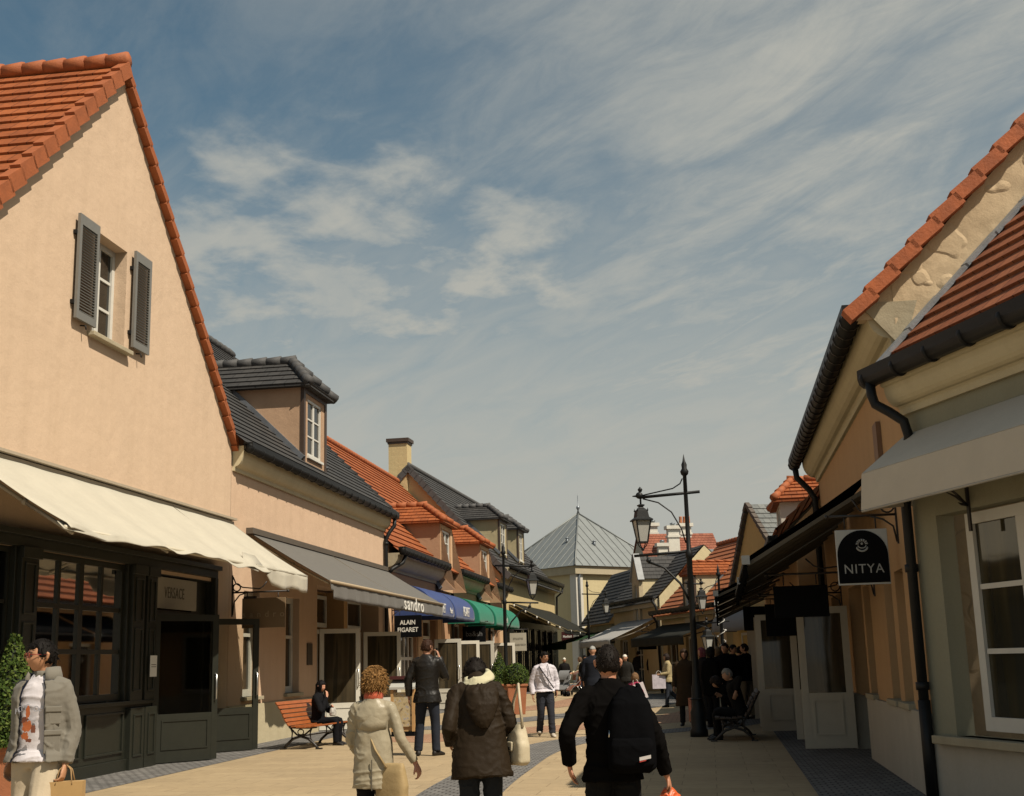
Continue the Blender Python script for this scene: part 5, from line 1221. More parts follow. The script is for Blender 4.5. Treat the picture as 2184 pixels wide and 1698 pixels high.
# planters with clipped box
leafm, t_, n_, l_, b_ = nt('box_leaves')
gi = n_.new('ShaderNodeObjectInfo'); ge = n_.new('ShaderNodeNewGeometry')
l_.new(ramp(n_, l_, ge.outputs['Random Per Island'], [(0, (.018, .034, .006)), (.5, (.045, .078, .012)), (1, (.11, .14, .03))]), b_.inputs['Base Color']); b_.inputs['Roughness'].default_value = .75; b_.inputs['Specular IOR Level'].default_value = .15
terra = simple('terracotta_pot', (.34, .125, .055), .75, .15, 4, .2, 40)
def leaves(mb, fn, count, size, rnd):
    for _ in range(count):
        p, nrm = fn(rnd); s = size * (.7 + .6 * rnd.random())
        a = Vector((rnd.uniform(-1, 1), rnd.uniform(-1, 1), rnd.uniform(-1, 1))).normalized()
        nrm = (nrm + a * .9).normalized(); t1 = nrm.cross(Vector((rnd.uniform(-1, 1), rnd.uniform(-1, 1), rnd.uniform(-1, 1)))).normalized(); t2 = nrm.cross(t1)
        mb.add([p - t1 * s * .9, p + t2 * s * .5, p + t1 * s * .9, p - t2 * s * .5], [(0, 1, 2, 3)])
def planter(x, y, rz_, pw, ph, shapes, label, cnt, leaf):
    o = empty('planter', (x, y, 0), rz_, label, 'planter')
    mb = MB(); a, b = pw * .40, pw * .5
    mb.loft([[(-r, -r, z), (r, -r, z), (r, r, z), (-r, r, z)] for r, z in ((a, 0), (b, ph - .07), (b + .03, ph - .06), (b + .03, ph), (b - .03, ph), (b - .03, ph - .05))], False)
    mb.build('pot', terra, o, bevel=.008)
    rnd = random.Random(int(x * 97 + y * 13)); mb = MB(); core = MB()
    for kind, c, r, h in shapes:
        if kind == 'ball':
            def fn(q, c=c, r=r):
                d = Vector((q.gauss(0, 1), q.gauss(0, 1), q.gauss(0, 1))).normalized()
                return Vector(c) + d * r * (1 - .16 * q.random() ** 1.5) * (1 + .07 * noise.noise(d * 3)), d
            core.ball(c, r * .86, n=14, m=10)
        else:
            def fn(q, c=c, r=r, h=h):
                t = 1 - math.sqrt(q.random()); a_ = q.uniform(0, 2 * PI); rr = r * (1 - t) * (1 - .14 * q.random()) * (1 + .13 * noise.noise(Vector((math.cos(a_) * 2, math.sin(a_) * 2, t * 5))))
                rr += .03
                return Vector((c[0] + rr * math.cos(a_), c[1] + rr * math.sin(a_), c[2] + t * h)), Vector((math.cos(a_), math.sin(a_), .35)).normalized()
            core.lathe([(r * .84, 0), (r * .45, h * .5), (.0, h * .93)], c, 12)
        leaves(mb, fn, cnt, leaf, rnd)
    f = mb.build('foliage', leafm, o, fix=False); core.build('branches', simple('twigs', (.012, .018, .006), .9), f)
    return o
p1 = at(20, 1600, 14.3)
planter(p1.x, p1.y, rad(8), .58, .74, [('cone', (0, 0, .74), .43, 1.26)], 'terracotta planter with cone shaped box shrub behind the man in grey', 5200, .028)
planter(-.12, 37.2, rad(8), .56, .86, [('ball', (0, 0, 1.05), .40, 0)], 'terracotta planter with ball clipped shrub beside the cream sign', 2600, .03)
planter(-.62, 38.6, rad(8), .56, .86, [('cone', (0, 0, .86), .38, .95)], 'planter with dark pointed shrub just behind the ball shaped one', 2200, .03)
# display stand in front of house 3
dp = at(862, 1545, 27.6)
o = empty('display_stand', (dp.x, dp.y, 0), rad(-6), 'wooden display stand with speckled picture panel by the ALAIN FIGARET board', 'display stand')
mb = MB(); mb.box(-.26, -.2, -.16, .16, .1, 1.0); mb.box(.2, .26, -.16, .16, .1, 1.0); mb.box(-.2, .2, -.1, .16, .1, .2); mb.build('frame', simple('pale_wood', (.45, .27, .11), .6, .15), o)
MB().box(-.25, .25, -.15, .15, 0, .1).build('base', black_board, o)
pic, t_, n_, l_, b_ = nt('speckled_picture'); v_ = coord(n_, l_)
l_.new(ramp(n_, l_, noise_n(n_, l_, v_, 9, 3, .7), [(.35, (.08, .06, .04)), (.43, (.38, .30, .17)), (.55, (.46, .38, .22)), (.64, (.30, .30, .32)), (.72, (.2, .06, .03))]), b_.inputs['Base Color'])
MB().box(-.2, .2, -.13, -.1, .2, .92).build('picture', pic, o)
MB().prism([(-.28, -.2, .98), (.28, -.2, .98), (.28, .18, 1.14), (-.28, .18, 1.14)], (0, 0, .05)).build('top', simple('stand_top', (.42, .42, .38), .3, .05), o)
MB().box(-.30, .30, -.05, .2, 1.19, 1.26).build('flower_box', maroon, o)
# ================================================================= people
def remesh(mb, voxel, it=2, fold=0.0, fine=0.0, stretch=(7, 7, 3.2), seed=0.0, name='m'):
    me = mb.mesh(name); o = bpy.data.objects.new('tmp', me)
    r = o.modifiers.new('r', 'REMESH'); r.mode = 'VOXEL'; r.voxel_size = voxel
    s = o.modifiers.new('s', 'SMOOTH'); s.factor = .5; s.iterations = it
    m2 = evaluated(o); bpy.data.objects.remove(o); bpy.data.meshes.remove(me)
    if fold or fine:
        sv = Vector(stretch); off = Vector((seed, seed * 1.7, seed * .3))
        vts = m2.vertices; nor = [v.normal.copy() for v in vts]; out = []
        for v, nn in zip(vts, nor):
            p = v.co; q = Vector((p.x * sv.x, p.y * sv.y, p.z * sv.z)) + off
            wq = noise.noise(q * .6 + off)
            nse = noise.noise(q * .8 + Vector((.5, .5, .5)) * wq)
            q2 = Vector((p.x * 6.5 + p.z * 3 * wq, p.y * 6.5, p.z * 13)) * .9 + off
            rg = max(0.0, 1 - abs(noise.noise(q2 + Vector((wq, wq, wq)) * .6)) * 3.4) ** 2
            msk = min(1, max(0, .5 + 1.6 * noise.noise(p * 3.1 + off)))
            d = fold * (.42 * nse + .62 * rg * msk - .22) + fine * noise.noise(p * 26 + off)
            out.extend(p + nn * d)
        vts.foreach_set('co', out)
    m2.polygons.foreach_set('use_smooth', [True] * len(m2.polygons)); m2.update(); m2.name = name
    return m2
def cr(pts, n=4):
    return smooth([Vector(p) for p in pts], n)
def interp(rs, n=4):
    o = []
    for i in range(len(rs) - 1): o += [rs[i] + (rs[i + 1] - rs[i]) * k / n for k in range(n)]
    return o + [rs[-1]]
def head_pt(u, v, hair=0.0):
    "unit direction (lat u, lon v) to a point of a head centred at 0, facing +y"
    d = Vector((math.cos(u) * math.sin(v), math.cos(u) * math.cos(v), math.sin(u)))
    x, y, z = d.x * .076, d.y * .095, d.z * .118
    if d.z < 0:
        t = -d.z; x *= 1 - .34 * t * t; y *= (1 - .30 * t * t) if d.y < 0 else (1 - .10 * t * t)
    if d.y < 0: y *= 1.06
    p = Vector((x, y, z))
    if not hair and d.y > 0:
        g = lambda cx, cz, sx, sz: math.exp(-((p.x - cx) / sx) ** 2 - ((p.z - cz) / sz) ** 2)
        p.y += .020 * g(0, -.022, .012, .020) + .010 * g(0, .004, .009, .018) + .006 * g(0, .03, .05, .012) - .010 * g(.031, .010, .016, .012) - .010 * g(-.031, .010, .016, .012)
        p.y += .007 * g(0, -.056, .022, .006) + .006 * g(0, -.066, .018, .006) - .004 * g(0, -.061, .02, .003) + .008 * g(0, -.092, .02, .014)
        p.y += .004 * g(.042, -.025, .016, .02) + .004 * g(-.042, -.025, .016, .02)
    return p, d
def head_shape(mb, M, nu=26, nv=32):
    rings = []
    for i in range(nu + 1):
        u = -PI / 2 * .985 + PI * .985 * i / nu
        rings.append([M @ head_pt(u, 2 * PI * k / nv)[0] for k in range(nv)])
    mb.loft(rings)
    for s in (-1, 1):
        mb.tube([M @ Vector((s * .074, -.012, -.03)), M @ Vector((s * .083, -.018, -.008)), M @ Vector((s * .087, -.022, .018)), M @ Vector((s * .078, -.008, .03))], [.010, .013, .014, .009], 6)
def hair_shape(mb, M, style, nu=30, nv=40):
    th = {'short': .012, 'crop': .007, 'bob': .024, 'long': .02, 'curly': .030, 'scarf': .016, 'cap': .014}[style]
    rings = []
    for i in range(nu + 1):
        u = -PI / 2 * .97 + PI * .97 * i / nu; r = []
        for k in range(nv):
            p, d = head_pt(u, 2 * PI * k / nv, 1)
            front = d.y
            if style in ('short', 'crop'): lim = .46 if front > .45 else (-.02 if front > -.05 else -.48)
            elif style == 'bob': lim = .40 if front > .55 else -.82
            elif style == 'long': lim = .45 if front > .60 else -.98
            elif style == 'curly': lim = .34 if front > .6 else -.62
            elif style == 'scarf': lim = .52 if front > .72 else -1.1
            else: lim = .3
            wv = .05 * noise.noise(d * 5)
            ins = d.z + wv > lim
            nz_ = 1 + (.9 if style == 'curly' else .35) * noise.noise(d * (7 if style == 'curly' else 4) + Vector((3, 1, 2)))
            if ins: p = p + d * th * nz_ + Vector((0, 0, -.035 if style in ('long',) and d.z < -.5 else 0))
            else: p = p * .90
            r.append(M @ p)
        rings.append(r)
    mb.loft(rings)
    if style in ('bob', 'long', 'scarf', 'curly'):
        b = {'bob': -.10, 'long': -.24, 'scarf': -.15, 'curly': -.085}[style]
        mb.loft([[M @ Vector((rx * math.cos(a) * 1.0, -.045 + ry * math.sin(a), z)) for a in [2 * PI * k / 16 for k in range(16)]] for rx, ry, z in ((.07, .05, .02), (.088, .062, -.03), (.085, .06, b * .7), (.055, .035, b))])
def hand_shape(mb, w_, d, nrm, k=1.0, curl=.5, side=1):
    d = Vector(d).normalized(); nrm = (Vector(nrm) - d * Vector(nrm).dot(d)).normalized(); a = d.cross(nrm) * side; w_ = Vector(w_)
    ring = lambda c, hw, ht: [c + a * (hw * math.cos(q)) + nrm * (ht * math.sin(q)) for q in [2 * PI * j / 12 for j in range(12)]]
    mb.loft([ring(w_ - d * .02 * k, .026 * k, .02 * k), ring(w_ + d * .02 * k, .032 * k, .018 * k), ring(w_ + d * .06 * k, .041 * k, .016 * k), ring(w_ + d * .092 * k, .038 * k, .012 * k)])
    for i, (o_, L, r) in enumerate(((-.030, .070, .0085), (-.0105, .080, .009), (.0105, .076, .0088), (.029, .060, .0078))):
        b = w_ + d * .088 * k + a * o_ * k; c1, c2, c3 = curl * .55, curl * 1.25, curl * 1.9
        di = (d + a * o_ * 1.2).normalized()
        f = lambda t: di * math.cos(t) + nrm * math.sin(t)
        q1 = b + f(c1) * L * .45 * k; q2 = q1 + f(c2) * L * .32 * k; q3 = q2 + f(c3) * L * .26 * k
        mb.tube([b - d * .012 * k, b, q1, q2, q3], [r * k, r * 1.05 * k, r * k, r * .92 * k, r * .7 * k], 8)
    b = w_ + d * .03 * k - a * .030 * k; t1 = (d * .75 - a * .7 + nrm * .25).normalized(); t2 = (d * .95 - a * .15 + nrm * (.3 + .4 * curl)).normalized()
    mb.tube([b + a * .012 * k, b, b + t1 * .034 * k, b + t1 * .034 * k + t2 * .032 * k], [.013 * k, .0125 * k, .0105 * k, .008 * k], 8)
SKIN = {}
def skin(c):
    key = 'skin_%d' % len(SKIN)
    if c not in SKIN: SKIN[c] = simple('skin_tone_' + str(len(SKIN)), c, .55, .06, 25, .1, 120)
    return SKIN[c]
CLOTH = {}
def cm(c, rough=.85, kind='cloth'):
    k = (c, rough)
    if k not in CLOTH: CLOTH[k] = fabric('garment_' + str(len(CLOTH)), c, rough, .12, 300, .1 if rough > .6 else 0)
    return CLOTH[k]
def person(label, x, y, az, H=1.72, top=None, hem=.82, topc=(.02, .02, .02), legc=(.02, .02, .025), hair='short', hairc=(0.0066, 0.005, 0.0039), skinc=(.42, .22, .13), shoec=(.015, .012, .01), lean=0.0, side=0.0, hyaw=0.0, hpitch=0.0, Larm=None, Rarm=None, Lleg=None, Rleg=None, dz=0.0, girth=1.0, sw=1.0, flare=0.0, ease=.012, vox=.013, fold=.012, rough=.85, collar=True, open_front=None, teec=None, liningc=None, face=False, hands=True, legw=1.0, stoop=0.0, straight=None, lrough=.85, bare_arms=False, group=None, hscale=1.0, name='person'):
    root = empty(name, (x, y, 0), -rad(az), label, 'person', group)
    k = H / 1.75; root.scale = (k, k, k)
    hipz = .95 + dz
    le, sd = rad(lean), rad(side)
    R = Matrix.Rotation(-le, 3, 'X') @ Matrix.Rotation(sd, 3, 'Y')
    def T(px_, py_, h): return R @ Vector((px_, py_, h - .95)) + Vector((0, 0, hipz))
    nape = T(0, -.01, 1.50)
    R2 = Matrix.Rotation(-le - rad(stoop), 3, 'X') @ Matrix.Rotation(sd, 3, 'Y')
    hb = nape + R2 @ Vector((0, .012, .045))
    HM = Matrix.Translation(hb) @ (R2 @ Matrix.Rotation(rad(hyaw), 3, 'Z') @ Matrix.Rotation(-rad(hpitch), 3, 'X')).to_4x4() @ Matrix.Translation((0, .018, .09)) @ Matrix.Scale(hscale, 4)
    sh = {-1: T(-.168 * sw, -.005, 1.41), 1: T(.168 * sw, -.005, 1.41)}
    A = {-1: Larm or dict(e=(-.25, -.03, 1.13), w=(-.265, .05, .88)), 1: Rarm or dict(e=(.25, -.03, 1.13), w=(.265, .05, .88))}
    Lg = {-1: Lleg or dict(k=(-.10, .02, .50), a=(-.11, -.03, .085)), 1: Rleg or dict(k=(.10, .02, .50), a=(.11, -.03, .085))}
    for d_ in (A, Lg):
        for s in d_:
            for q in d_[s]:
                if isinstance(d_[s][q], tuple) and q in 'ewka': d_[s][q] = Vector(d_[s][q])
    # ---- body
    mb = MB(); head_shape(mb, HM)
    hc = HM @ Vector((0, -.015, -.06))
    mb.tube([T(0, 0, 1.36), nape, hc], [.075, .054, .052], 12)
    mb.loft([[T(.11 * math.cos(q), .07 * math.sin(q), h) for q in [2 * PI * j / 12 for j in range(12)]] for h in (.95, 1.15, 1.38)])
    for s in (-1, 1):
        a = A[s]; d = a.get('d') or (a['w'] - a['e']).normalized()
        mb.tube([T(.06 * s, 0, 1.36), sh[s], a['e'], a['w']], [.045, .045, .036, .026], 8)
        if hands: hand_shape(mb, a['w'], d, a.get('n', (-s, .25, 0)), 1.0, a.get('c', .55), a.get('s', s))
        l = Lg[s]; mb.tube([T(.07 * s, 0, 1.0), T(.09 * s, 0, .93), l['k'], l['a']], [.06, .06, .045, .035], 8)
    bv = .0065 if vox < .012 else (.009 if vox < .018 else .014)
    body = link_mesh('body', remesh(mb, bv, 2, name='body'), skin(skinc), root)
    # ---- hair
    if hair:
        mb = MB(); hair_shape(mb, HM, hair)
        hv = .007 if vox < .018 else .012
        hm = simple('hair_' + str(hash(hairc) % 9973), hairc, .6 if hair != 'scarf' else .85, .35, 40, .25, 110, 0, .12)
        ho = link_mesh('hair' if hair not in ('scarf', 'cap') else ('headscarf' if hair == 'scarf' else 'cap'), remesh(mb, hv, 1, .010 if hair == 'curly' else .004, .004, (20, 20, 12), 2.2, 'hair'), hm, root)
        if hair == 'curly' or (hair in ('short', 'bob', 'crop') and vox < .0125):
            st = MB(); rnd = random.Random(5); N = 1100 if hair == 'curly' else 420
            for _ in range(N):
                u = rnd.uniform(-.7, 1.5); v = rnd.uniform(0, 2 * PI); p, d = head_pt(u, v, 1)
                if hair == 'curly' and d.y > .55 and d.z < .3: continue
                if hair != 'curly' and ((d.y > .4 and d.z < .45) or d.z < -.2): continue
                th = .030 if hair == 'curly' else {'short': .014, 'crop': .009}.get(hair, .024); L = (.5 if hair == 'crop' else 1) * (.036 if hair == 'curly' else .028) * rnd.uniform(.5, 1.4)
                dn = (Vector((rnd.uniform(-.9, .9), rnd.uniform(-.9, .9), -.7)) + d * (.75 if hair == 'curly' else .14)).normalized()
                b = p + d * (th - .004); st.tube([HM @ b, HM @ (b + dn * L * .5 + d * .006), HM @ (b + dn * L)], [.0030, .0028, .0008], 4)
            st.build('strands', simple('strands_' + str(hash(hairc) % 9973), sc(hairc, 1.25), .55, .55, 45, 0, 60, 0, .15), ho)
    # ---- face
    if face:
        for s in (-1, 1):
            MB().ball(HM @ Vector((s * .031, .080, .010)), .0125, n=10, m=8).build('eye', simple('eye_dark', (.05, .04, .035), .15, .1), root)
            MB().tube([HM @ Vector((s * .014, .0965, .030)), HM @ Vector((s * .032, .095, .0345)), HM @ Vector((s * .052, .082, .030))], [.004, .0045, .003], 6).build('eyebrow', simple('brow_dark', (.012, .009, .007), .7), root)
        MB().tube([HM @ Vector((-.022, .0905, -.060)), HM @ Vector((0, .1005, -.0605)), HM @ Vector((.022, .0905, -.060))], [.002, .0042, .002], 6).build('mouth', simple('lips', (.30, .10, .075), .5), root)
    # ---- upper garment
    e = ease; g = girth
    prof = [(.98, .172, .122), (1.10, .168, .118), (1.24, .185, .124), (1.35, .200, .124), (1.42, .188, .104), (1.468, .125, .082), (1.515, .070, .066)]
    if hem < .98:
        n_h = 3 if hem > .7 else 5
        lowr = []
        for i in range(n_h):
            f = i / n_h; h = hem + (.98 - hem) * f
            lowr.append((h, .172 + (.028 + flare) * (1 - f) + .012, .122 + (.025 + flare * .75) * (1 - f) + .012))
        prof = lowr + prof
    else: prof = [(hem - .02, .168, .118)] + prof[1:]
    if straight:
        top_ = [q for q in prof if q[0] > 1.33]; nn_ = 6; r1 = straight[1]
        prof = [(hem + (1.33 - hem) * i / nn_, straight[0] + (r1 - straight[0]) * i / nn_, straight[2] + (.126 - straight[2]) * i / nn_) for i in range(nn_)] + top_
    N = 32
    def ringp(h, rx, ry, ex=0.0, a0=None, a1=None):
        rx = (rx + e + ex) * g * (sw if h > 1.2 else 1); ry = (ry + e + ex) * g
        rng = [2 * PI * j / N for j in range(N)] if a0 is None else [a0 + (a1 - a0) * j / N for j in range(N + 1)]
        return [T(rx * math.copysign(abs(math.cos(q)) ** .85, math.cos(q)), ry * math.copysign(abs(math.sin(q)) ** .85, math.sin(q)) - .005, h) if h >= .9 or dz == 0 else T(rx * math.cos(q), ry * math.sin(q), h) for q in rng]
    mb = MB()
    if open_front:
        t0 = MB(); t0.loft([ringp(h, rx, ry, -.012) for h, rx, ry in prof if h > .9 or True]); 
        tee = link_mesh('shirt', remesh(t0, vox, 2, fold * .7, 0, (6, 6, 4), 1.1, 'shirt'), cm(teec, .85), root)
        rr = []
        for h, rx, ry in prof[:-1]:
            f = (h - hem) / (1.5 - hem); gap = rad(open_front[0] + (open_front[1] - open_front[0]) * f)
            rr.append(ringp(h, rx, ry, .034, PI / 2 + gap * open_front[2], PI / 2 + 2 * PI - gap * open_front[3]) + ringp(h, rx, ry, .012, PI / 2 + gap * open_front[2], PI / 2 + 2 * PI - gap * open_front[3])[::-1])
        mb.loft(rr)
        lb = MB(); lr = []
        for h, rx, ry in prof[:-1]:
            f = (h - hem) / (1.5 - hem); gap = rad(open_front[0] + (open_front[1] - open_front[0]) * f)
            lr.append(ringp(h, rx, ry, .0105, PI / 2 + gap * open_front[2] - .02, PI / 2 + 2 * PI - gap * open_front[3] + .02))
        lb.loft(lr, True, False, False); lo = lb.build('lining', cm(liningc or (.02, .025, .05)), root, False)
    else: mb.loft([ringp(h, rx, ry) for h, rx, ry in prof])
    for s in (-1, 1):
        a = A[s]; w_ = a['w'] - (a['w'] - a['e']).normalized() * .015
        pts = cr([T(.10 * s * sw, -.005, 1.40), sh[s] + Vector((0, 0, .0)), (sh[s] + a['e']) / 2 + Vector((s * .01, 0, 0)), a['e'], (a['e'] + w_) / 2, w_], 3)
        rs = interp([.064, .066, .057, .051, .046, .040], 3)
        mb.tube(pts, [r * g + e * .9 for r in rs], 14)
    if collar:
        mb.loft([[nape + R2 @ Vector(((rr_) * math.cos(q), (rr_ * .95) * math.sin(q) + .004, hh)) for q in [2 * PI * j / 20 for j in range(20)]] for rr_, hh in ((.085, -.035), (.080, .0), (.074, .035), (.060, .034))])
    nm = top or ('coat' if hem < .75 else 'jacket')
    link_mesh(nm, remesh(mb, vox, 2, fold, fold * .15, (6.5, 6.5, 3.4), x * 3.1 + y, nm), cm(topc, rough), root)
    # ---- trousers and shoes
    mb = MB()
    mb.loft([[T(rx * g * math.cos(q), ry * g * math.sin(q), h) for q in [2 * PI * j / 20 for j in range(20)]] for h, rx, ry in ((1.03, .150, .105), (.97, .165, .118), (.90, .172, .122), (.85, .150, .115))])
    for s in (-1, 1):
        l = Lg[s]; hp = T(.088 * s, 0, .90); an = l['a'] + Vector((0, 0, -.015))
        pts = cr([hp, (hp + l['k']) / 2, l['k'], (l['k'] + an) / 2, an], 3); rs = interp([.100, .090, .072, .068, .066], 3)
        mb.tube(pts, [r * legw * (.5 + .5 * g) for r in rs], 14)
    link_mesh('trousers', remesh(mb, vox, 2, fold * .8, 0, (8, 8, 5), x + 5.5, 'trousers'), cm(legc, lrough), root)
    for s in (-1, 1):
        l = Lg[s]; mb = MB(); c = Vector((l['a'].x, l['a'].y, l['a'].z - .085)); pt = rad(l.get('p', 0)); yw = rad(l.get('y', -8 * s))
        MR = Matrix.Rotation(yw, 3, 'Z') @ Matrix.Rotation(-pt, 3, 'X')
        sr = lambda yy, hw, zt_: [c + Vector((0, 0, .085)) + MR @ Vector((hw * math.cos(q), yy, -.085 + (zt_ * .5) * (1 + math.sin(q)))) for q in [2 * PI * j / 12 for j in range(12)]]
        mb.loft([sr(-.075, .020, .05), sr(-.06, .034, .085), sr(-.01, .038, .10), sr(.05, .040, .085), (sr(.11, .047, .062)), sr(.16, .042, .045), sr(.19, .018, .025)])
        mb.build('shoe', cm(shoec, .5), root)
    root['_h'] = 0; del root['_h']
    return root, HM, T
def pw(root, q): return Matrix.LocRotScale(root.location, root.rotation_euler, root.scale) @ Vector(q)
def prop(name, root, q, label, cat, rz_=0.0, group=None):
    return empty(name, pw(root, q), root.rotation_euler.z + rz_, label, cat, group)
def soft_bag(o, m, w_, h_, d_, name='bag', vox=.012, fold=.008, taper=.85):
    mb = MB(); sup = lambda rx, ry, z: [(rx * math.copysign(abs(math.cos(q)) ** .5, math.cos(q)), ry * math.copysign(abs(math.sin(q)) ** .6, math.sin(q)), z) for q in [2 * PI * j / 24 for j in range(24)]]
    mb.loft([sup(w_ * .38, d_ * .35, 0), sup(w_ * .48, d_ * .5, h_ * .08), sup(w_ * .5, d_ * .5, h_ * .45), sup(w_ * .5 * taper, d_ * .42, h_ * .8), sup(w_ * .46 * taper, d_ * .2, h_)])
    return link_mesh(name, remesh(mb, vox, 2, fold, 0, (9, 9, 6), w_ * 9, name), m, o)
def paper_bag(o, m, w_, h_, d_, hm):
    mb = MB(); mb.loft([[(-w_ / 2, -d_ / 2, 0), (w_ / 2, -d_ / 2, 0), (w_ / 2, d_ / 2, 0), (-w_ / 2, d_ / 2, 0)], [(-w_ / 2, -d_ / 2, h_), (w_ / 2, -d_ / 2, h_), (w_ / 2, d_ / 2, h_), (-w_ / 2, d_ / 2, h_)]], False); b = mb.build('bag', m, o)
    for s in (-1, 1): MB().tube([(-w_ * .22, s * d_ / 2, h_ - .02), (-w_ * .15, s * d_ * .2, h_ + .08), (0, 0, h_ + .12), (w_ * .15, s * d_ * .2, h_ + .08), (w_ * .22, s * d_ / 2, h_ - .02)], .005, 6).build('handle', hm, o)
    return b

# 1: man in the open grey jacket, left foreground
q = at(84, 1600, 9.25)
P1, HM1, T1 = person('man in glasses and open grey jacket over white shirt, holding a paper bag', q.x, q.y, 194, 1.745, sw=.93, topc=(.165, .15, .122), legc=(.46, .38, .27), hem=.90, open_front=(36, 24, 1.05, .75), teec=(.62, .58, .60), liningc=(.016, .022, .045), hyaw=-38, skinc=(.43, .215, .115), face=True, vox=.0095, fold=.016, girth=.97,
    Larm=dict(e=(-.235, -.05, 1.12), w=(-.235, .03, .87), c=1.1, n=(1, .2, 0)), Rarm=dict(e=(.25, -.14, 1.14), w=(.27, -.06, .90)), Lleg=dict(k=(-.11, .14, .52), a=(-.12, .12, .10)), Rleg=dict(k=(.10, .0, .5), a=(.11, -.28, .14), p=-30), shoec=(.10, .08, .06), legw=1.18, lrough=.9, ease=.016)
gm = simple('red_glasses', (.22, .02, .012), .3, .05)
mb = MB()
for s in (-1, 1):
    cx_ = s * .033
    mb.tube([HM1 @ Vector((cx_ + .024 * math.copysign(abs(math.cos(a)) ** .6, math.cos(a)), .104, .010 + .0165 * math.copysign(abs(math.sin(a)) ** .6, math.sin(a)))) for a in [2 * PI * k / 20 for k in range(21)]], .0030, 6)
    mb.tube([HM1 @ Vector((s * .057, .103, .014)), HM1 @ Vector((s * .078, .06, .014)), HM1 @ Vector((s * .085, -.005, .012))], .0028, 6)
mb.tube([HM1 @ Vector((-.010, .106, .014)), HM1 @ Vector((.010, .106, .014))], .003, 6); mb.build('glasses', gm, P1)
# print on the shirt: two grey arcs of letters and an abstract patch of orange and brown shapes
def on_chest(xx, h, up=0.0): return T1(xx, .148 + up - .06 * (xx * 3.4) ** 2 * 2.2, h)
for ch, i in zip('HOME OF', range(7)):
    a = -(i - 3) * .25; c = on_chest(.135 * math.sin(a), 1.17 + .11 * math.cos(a), .014)
    if ch != ' ': text(ch, .058, simple('grey_print', (.36, .36, .40), .8), P1, c, (PI / 2 - .02, -a * .0, PI), 'lettering', .001)
for cols_, blobs in (((.42, .11, .03), ((-.005, 1.245, .018, .045), (.0, 1.15, .035, .04), (.01, 1.08, .03, .03))), ((.16, .05, .025), ((.02, 1.19, .03, .022), (-.05, 1.13, .018, .03), (-.02, 1.05, .025, .014)))):
    for bi, (bx_, bh, rw, rh) in enumerate(blobs):
        mb = MB(); mb.add([on_chest(bx_ + rw * math.cos(a) * (1 + .55 * noise.noise(Vector((math.cos(a) * 2.2, math.sin(a) * 2.2, bi * 3.7 + cols_[0] * 9)))), bh + rh * math.sin(a) * (1 + .55 * noise.noise(Vector((math.sin(a) * 2.5, math.cos(a) * 2.5, bi * 1.7)))), .016) for a in [2 * PI * k / 22 for k in range(22)]], [tuple(range(22))])
        mb.build('shirt_print', simple('print_%d' % int(cols_[0] * 100), cols_, .8, .1), P1, False)
jm = cm((.165, .15, .122), .85)
def on_jacket(phi, h, out=0.0):
    "point and tangent on the jacket's left front panel"
    rx, ry = .236, .165
    return T1(-(rx + out) * math.sin(phi), (ry + out) * math.cos(phi) - .005, h), Vector((-rx * math.cos(phi), -ry * math.sin(phi), 0)).normalized(), Vector((-math.sin(phi) * ry, math.cos(phi) * rx, 0)).normalized()
for h, hw, hh, ot in ((1.215, .052, .058, .0), (1.262, .056, .020, .009), (1.03, .056, .075, .0), (1.10, .060, .018, .009)):
    c, tv, nv = on_jacket(rad(47), h, ot)
    MB().obox(c - nv * .006, tv * hw, nv * .006, (0, 0, hh)).build('pocket', jm, P1, bevel=.006)
mb = MB()
for r0, r1, h0, m_ in ((.098, .125, 1.445, jm), ):
    rr = []
    for i in range(19):
        a = PI / 2 + rad(38) + rad(284) * i / 18; hgt = .085 + .02 * math.sin((a - PI / 2))
        base_ = T1(.0, -.01, h0)
        f = lambda r, z: base_ + Vector((r * 1.05 * math.cos(a), r * math.sin(a), z))
        rr.append([f(r0, .0), f(r0 - .004, hgt), f(r0 + .012, hgt + .012), f(r1, hgt * .55), f(r1 + .01, -.02)])
    mb.loft(rr)
mb.build('collar', jm, P1)
mb = MB(); rr = []
for i in range(19):
    a = PI / 2 + rad(36) + rad(288) * i / 18; b_ = T1(0, -.01, 1.44)
    rr.append([b_ + Vector((r * 1.05 * math.cos(a), r * math.sin(a), z)) for r, z in ((.094, -.03), (.092, .07))])
mb.loft(rr, True, False, False); mb.build('hood_lining', cm((.016, .022, .045)), P1, False)
o = prop('paper_bag', P1, (-.25, .04, .46), 'brown paper carrier bag in the hand of the man with glasses', 'bag', rad(20)); paper_bag(o, simple('kraft_paper', (.40, .25, .10), .8, .08), .26, .30, .10, simple('kraft_cord', (.32, .2, .09), .8))

